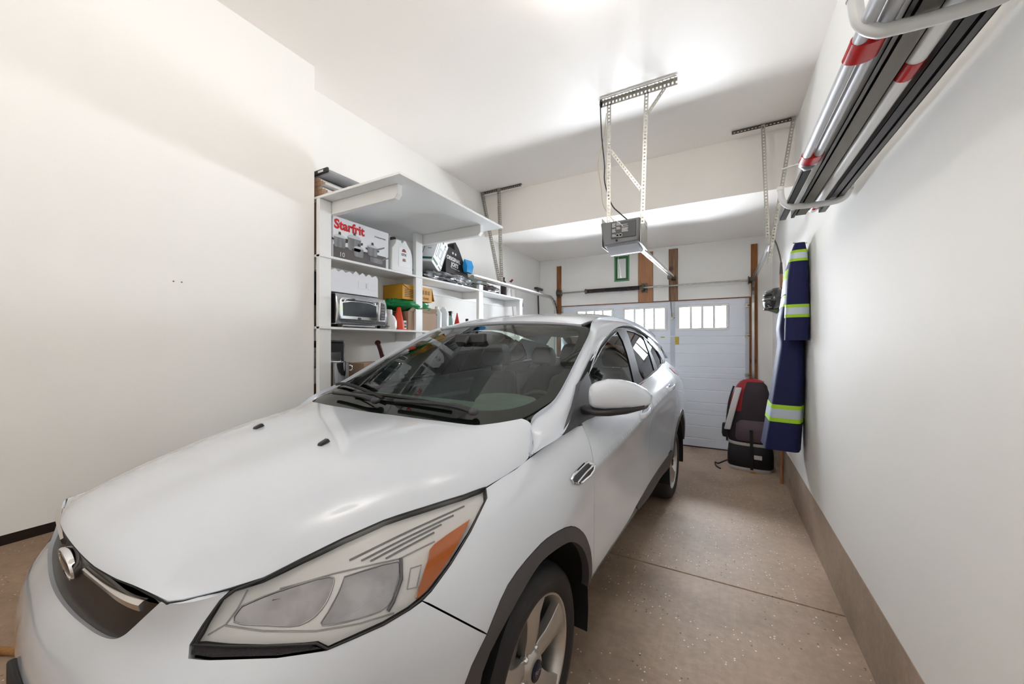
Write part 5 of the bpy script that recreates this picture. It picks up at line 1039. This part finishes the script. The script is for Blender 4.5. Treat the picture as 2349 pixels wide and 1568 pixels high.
channel('metal_channel', 'short dark channel past the end of the silver tubes on the rack', .318, .350, 2.86, .0045, .022, mat('channel_dark', (70, 68, 68), .35, .5), 2.10)
channel('metal_channel', 'narrow grey channel beside the wide brown one on the rack', .374, .390, 2.84, .0045, .05, mat('channel_mid', (92, 90, 88), .35, .5))
channel('metal_channel', 'wide brown-grey channel in the middle of the rack', .393, .440, 2.80, .0045, .055, CHN)
t = thing('white_pipe', 'white plastic pipe with red tape bands on the wall rack', 'pipe', (0, 0, ZR)); MB().cyl((.470, -.6, .030), (.470, 2.78, .030), .0255, n=20).build('pipe', WHITEPL, t)
for y0, y1 in ((1.44, 1.52), (2.70, 2.73)): MB().cyl((.470, y0, .030), (.470, y1, .030), .0268, n=20).build('tape_band', TAPE, t)
channel('metal_channel', 'dark channel nearest the wall on the rack', .500, .530, 2.80, .0045, .05, mat('channel_dark', (0, 0, 0)))
channel('metal_channel', 'slim dark channel between the white pipe and the wall', .534, .556, 2.62, .0045, .03, mat('channel_mid', (0, 0, 0)))
# ------------------------------------------------------------------ hanging work overalls
NAVY = mat('navy_cloth', (5, 14, 76), .75, var=.35, vscale=5, bump=.15, bscale=30); LIME = mat('lime_band', (168, 214, 44), .6); REFL = mat('silver_band', (196, 206, 220), .4, .2)
ov = thing('overalls', 'navy work overalls with lime and silver bands hanging on the right wall', 'overalls', (0, 0, 0))
MB().cyl((XR-.004, 3.70, 2.29), (.50, 3.70, 2.30), .006).build('hanging_peg', STEEL, ov)
BS = [(2.245, .515, .560, 3.64, 3.80), (2.17, .485, .578, 3.66, 3.92), (2.05, .462, .585, 3.68, 4.02), (1.85, .448, .586, 3.70, 4.06), (1.72, .425, .586, 3.70, 4.06), (1.62, .412, .586, 3.70, 4.06), (1.50, .425, .587, 3.70, 4.05), (1.23, .388, .587, 3.70, 4.06), (1.0, .358, .580, 3.70, 4.07), (.80, .330, .572, 3.70, 4.07), (.635, .305, .566, 3.70, 4.07)]
def bsec(z, g=0.0):
    zs = [r[0] for r in BS][::-1]; i = [np.interp(z, zs, [r[k] for r in BS][::-1]) for k in range(1, 5)]
    cx, cy, hx, hy = (i[0]+i[1])/2, (i[2]+i[3])/2, (i[1]-i[0])/2+g, (i[3]-i[2])/2+g; out = []; n = 40
    for k in range(n):
        v = 2*math.pi*k/n; c_, s_ = math.cos(v), math.sin(v); q = 1+.05*math.sin(5*v+z*1.5)*(1 if z < 2.1 else .3)+.03*mnoise.noise(Vector((c_*2, s_*2, z*3)))
        x = cx+hx*abs(c_)**.55*(1 if c_ > 0 else -1)*q; out.append((min(x, XR-.004), cy+hy*abs(s_)**.6*(1 if s_ > 0 else -1)*q, z))
    return out
MB().rings([bsec(2.245-1.61*k/46) for k in range(47)]).build('body', NAVY, ov, smooth=60)
def sleeve_sec(z, g=0.0):
    zs = [1.526, 1.65, 1.8, 2.0, 2.13, 2.22, 2.27]; a = np.interp(z, zs, [.432, .436, .441, .452, .467, .48, .497]); b_ = np.interp(z, zs, [.585, .585, .585, .582, .577, .572, .562])
    cx, hx = (a+b_)/2, (b_-a)/2+g; n = 28; out = []
    for k in range(n):
        v = 2*math.pi*k/n; c_, s_ = math.cos(v), math.sin(v); q = 1+.03*math.sin(3*v+z*2)
        out.append((min(cx+hx*abs(c_)**.6*(1 if c_ > 0 else -1)*q, XR-.004), 3.62+(.055+g)*abs(s_)**.7*(1 if s_ > 0 else -1)*q, z))
    return out
MB().rings([sleeve_sec(2.27-.744*k/26) for k in range(27)]).build('sleeve', NAVY, ov, smooth=60)
def band(fn, z0, z1, tilt=0.0):
    w = (z1-z0); e = w*.24
    for nm, a_, b_, m in (('lime_strip', z0, z0+e, LIME), ('silver_strip', z0+e, z1-e, REFL), ('lime_strip', z1-e, z1, LIME)):
        k = 5; MB().rings([fn(a_+(b_-a_)*i/k, .0035) for i in range(k+1)], cap=False).build(nm, m, ov, smooth=60)
band(sleeve_sec, 1.70, 1.80); band(sleeve_sec, 2.13, 2.215); band(bsec, .865, 1.005); band(bsec, 1.80, 1.89)
for (z0, z1, m) in ((1.90, 2.02, REFL), (2.02, 2.10, LIME)): MB().rings([bsec(z0+(z1-z0)*i/4, .003) for i in range(5)], cap=False).build('shoulder_strip', m, ov, smooth=60)
# ------------------------------------------------------------------ helmet, pole, backpack
t = thing('helmet', 'glossy black bike helmet hanging on the right wall behind the overalls', 'helmet', (.485, 4.72, 1.955)); GB = mat('gloss_black', (36, 34, 34), .14, coat=.6)
MB().sphere((0, 0, 0), (.098, .12, .125), 24, 14, Matrix.Rotation(R(25), 4, 'Y')).build('shell', GB, t)
for k in range(5): MB().rings([[(.10*math.cos(v)*math.cos(R(-40+20*k))*1.02-.006, .122*math.sin(v)*1.0*math.cos(R(-40+20*k)), .13*math.sin(R(-40+20*k))+w) for v in (math.pi*.62+math.pi*.76*j/10 for j in range(11))] for w in (-.008, .008)], cap=False).build('vent_rib', BLACK if k % 2 else GREYP, t)
MB().prism([(-.10, -.10), (.02, -.15), (.05, -.11), (-.06, -.06)], .10, frame((0, .05, 0), (1, 0, 0), (0, 0, 1))).build('peak', GB, t, bevel=.006)
MB().tube(bez([(.05, -.02, .10), (.085, 0, .16), (.104, .0, .20)], 5), .006, 8).build('strap', BLACK, t)
t = thing('rake', 'wooden handled rake with bent steel neck leaning on the right wall', 'rake', (.563, 4.93, 0)); MB().cyl((0, 0, 0), (0, 0, 2.25), .0145).build('handle', WOODP, t); MB().cyl((0, 0, 2.245), (0, 0, 2.37), .0165, .010).build('ferrule', mat('ferrule_brown', (70, 56, 50), .5), t)
MB().tube(bez([(0, 0, 2.36), (-.012, .02, 2.46), (-.04, .06, 2.60), (-.075, .10, 2.70)], 6), .007, 8).build('neck', DSTEEL, t)
bpk = thing('backpack', 'tall maroon and black hiking backpack standing by the garage door', 'backpack', (.30, 5.34, 0), R(-8)); MAR = mat('pack_maroon', (48, 36, 42), .7, var=.3, vscale=9); PBK = mat('pack_black', (24, 22, 26), .6); PWH = mat('pack_white', (206, 202, 200), .6); PRD = mat('pack_red', (140, 14, 26), .6)
def psec(z, hx, hy, cx=0, cy=0, p=.7, n=28): return [(cx+hx*abs(math.cos(v))**p*(1 if math.cos(v) > 0 else -1), cy+hy*abs(math.sin(v))**p*(1 if math.sin(v) > 0 else -1), z) for v in (2*math.pi*k/n for k in range(n))]
MB().rings([psec(.30, .21, .14), psec(.36, .225, .155), psec(.50, .225, .16), psec(.70, .215, .155), psec(.88, .19, .14, .01), psec(1.0, .15, .12, .02), psec(1.055, .10, .08, .02), psec(1.075, .03, .03, .02)]).build('main_body', MAR, bpk, smooth=60)
MB().rings([psec(.03, .22, .13), psec(.05, .235, .145), psec(.18, .235, .15), psec(.28, .225, .145), psec(.33, .20, .13)]).build('base_pocket', PBK, bpk, smooth=60)
MB().rings([psec(.0, .215, .13, .0), psec(.02, .225, .14), psec(.04, .222, .14)]).build('base_piping', PWH, bpk, smooth=60)
MB().rings([psec(.295, .215, .150), psec(.31, .232, .160), psec(.335, .228, .158)]).build('waist_piping', PWH, bpk, smooth=60)
rh = MB(); rz_ = [psec(.70, .220, .16), psec(.80, .21, .153, .005), psec(.88, .195, .145, .01), psec(.96, .17, .132, .016), psec(1.0, .154, .124, .02), psec(1.04, .122, .10, .02), psec(1.065, .085, .07, .02)]; rh.v = [q for r_ in rz_ for q in r_[12:21]]; rh.f = [(i*9+j, i*9+j+1, i*9+10+j, i*9+9+j) for i in range(6) for j in range(8)]; rh.build('red_panel', PRD, bpk, smooth=60)
MB().rings([psec(1.045, .115, .095, .03), psec(1.062, .088, .073, .025), psec(1.079, .03, .03, .02)], cap=False).build('red_crown', PRD, bpk, smooth=60)
for sx, w in ((-1, .055),): 
    MB().rings([[(sx*(.10+.02*k)-.0+w*a, -.14-.028*math.sin(math.pi*(k+1)/8)-d, .98-.085*k) for a, d in ((-.6, 0), (.6, 0), (.6, .022), (-.6, .022))] for k in range(7)]).build('padded_strip', PWH, bpk, bevel=.01)
MB().rings([psec(.36, .16, .06, .03, -.13), psec(.40, .17, .07, .03, -.13), psec(.55, .16, .065, .03, -.13), psec(.60, .12, .04, .03, -.13)]).build('front_pocket', mat('pack_plum', (84, 68, 74), .65), bpk, smooth=60)
MB().rings([psec(.36, .05, .05, -.235, -.03), psec(.40, .055, .055, -.24, -.03), psec(.50, .05, .05, -.24, -.03), psec(.52, .045, .045, -.24, -.03)]).build('side_pocket', PBK, bpk, smooth=60)
MB().tube(bez([(-.16, -.06, .985), (-.208, -.08, .80), (-.232, -.09, .55), (-.232, -.08, .32)], 6), .011, 8).build('shoulder_strap', PBK, bpk)
MB().beam((.03, -.215, .50), (.03, -.16, .03), .03, .006, (0, 1, 0)).build('strap', PBK, bpk); bx('buckle', PWH, .05, .13, -.162, -.148, .155, .205, bpk, bevel=.006)
MB().tube(bez([(-.20, -.08, .10), (-.27, -.10, .06), (-.33, -.08, .02), (-.37, -.02, .012), (-.34, -.16, .008), (-.28, -.24, .008)], 6), .008, 6).build('loose_strap', PBK, bpk)
bx('orange_tag', mat('tag_orange', (206, 120, 20), .5), .02, .07, -.19, -.16, .001, .006, bpk)
# wooden pole on the floor beyond the bumper
tag(MB().cyl((-3.55, .14, .016), (-2.95, .44, .016), .016).build('wooden_pole', wood('pole_wood', (196, 150, 92), (160, 110, 60))), 'wooden pole lying on the floor beyond the front bumper', 'pole')
# small wall fixings
for y in (.874, .909):
    tag(MB().lathe([(.004, 0), (.004, .002), (.001, .002)], 8, frame((XN, y, 1.832), (0, 1, 0), (0, 0, 1))).build('wall_screw', GREYP), 'small screw on the near left wall, '+('left' if y < .9 else 'right')+' of the pair', 'screw', 'screws in the near left wall')
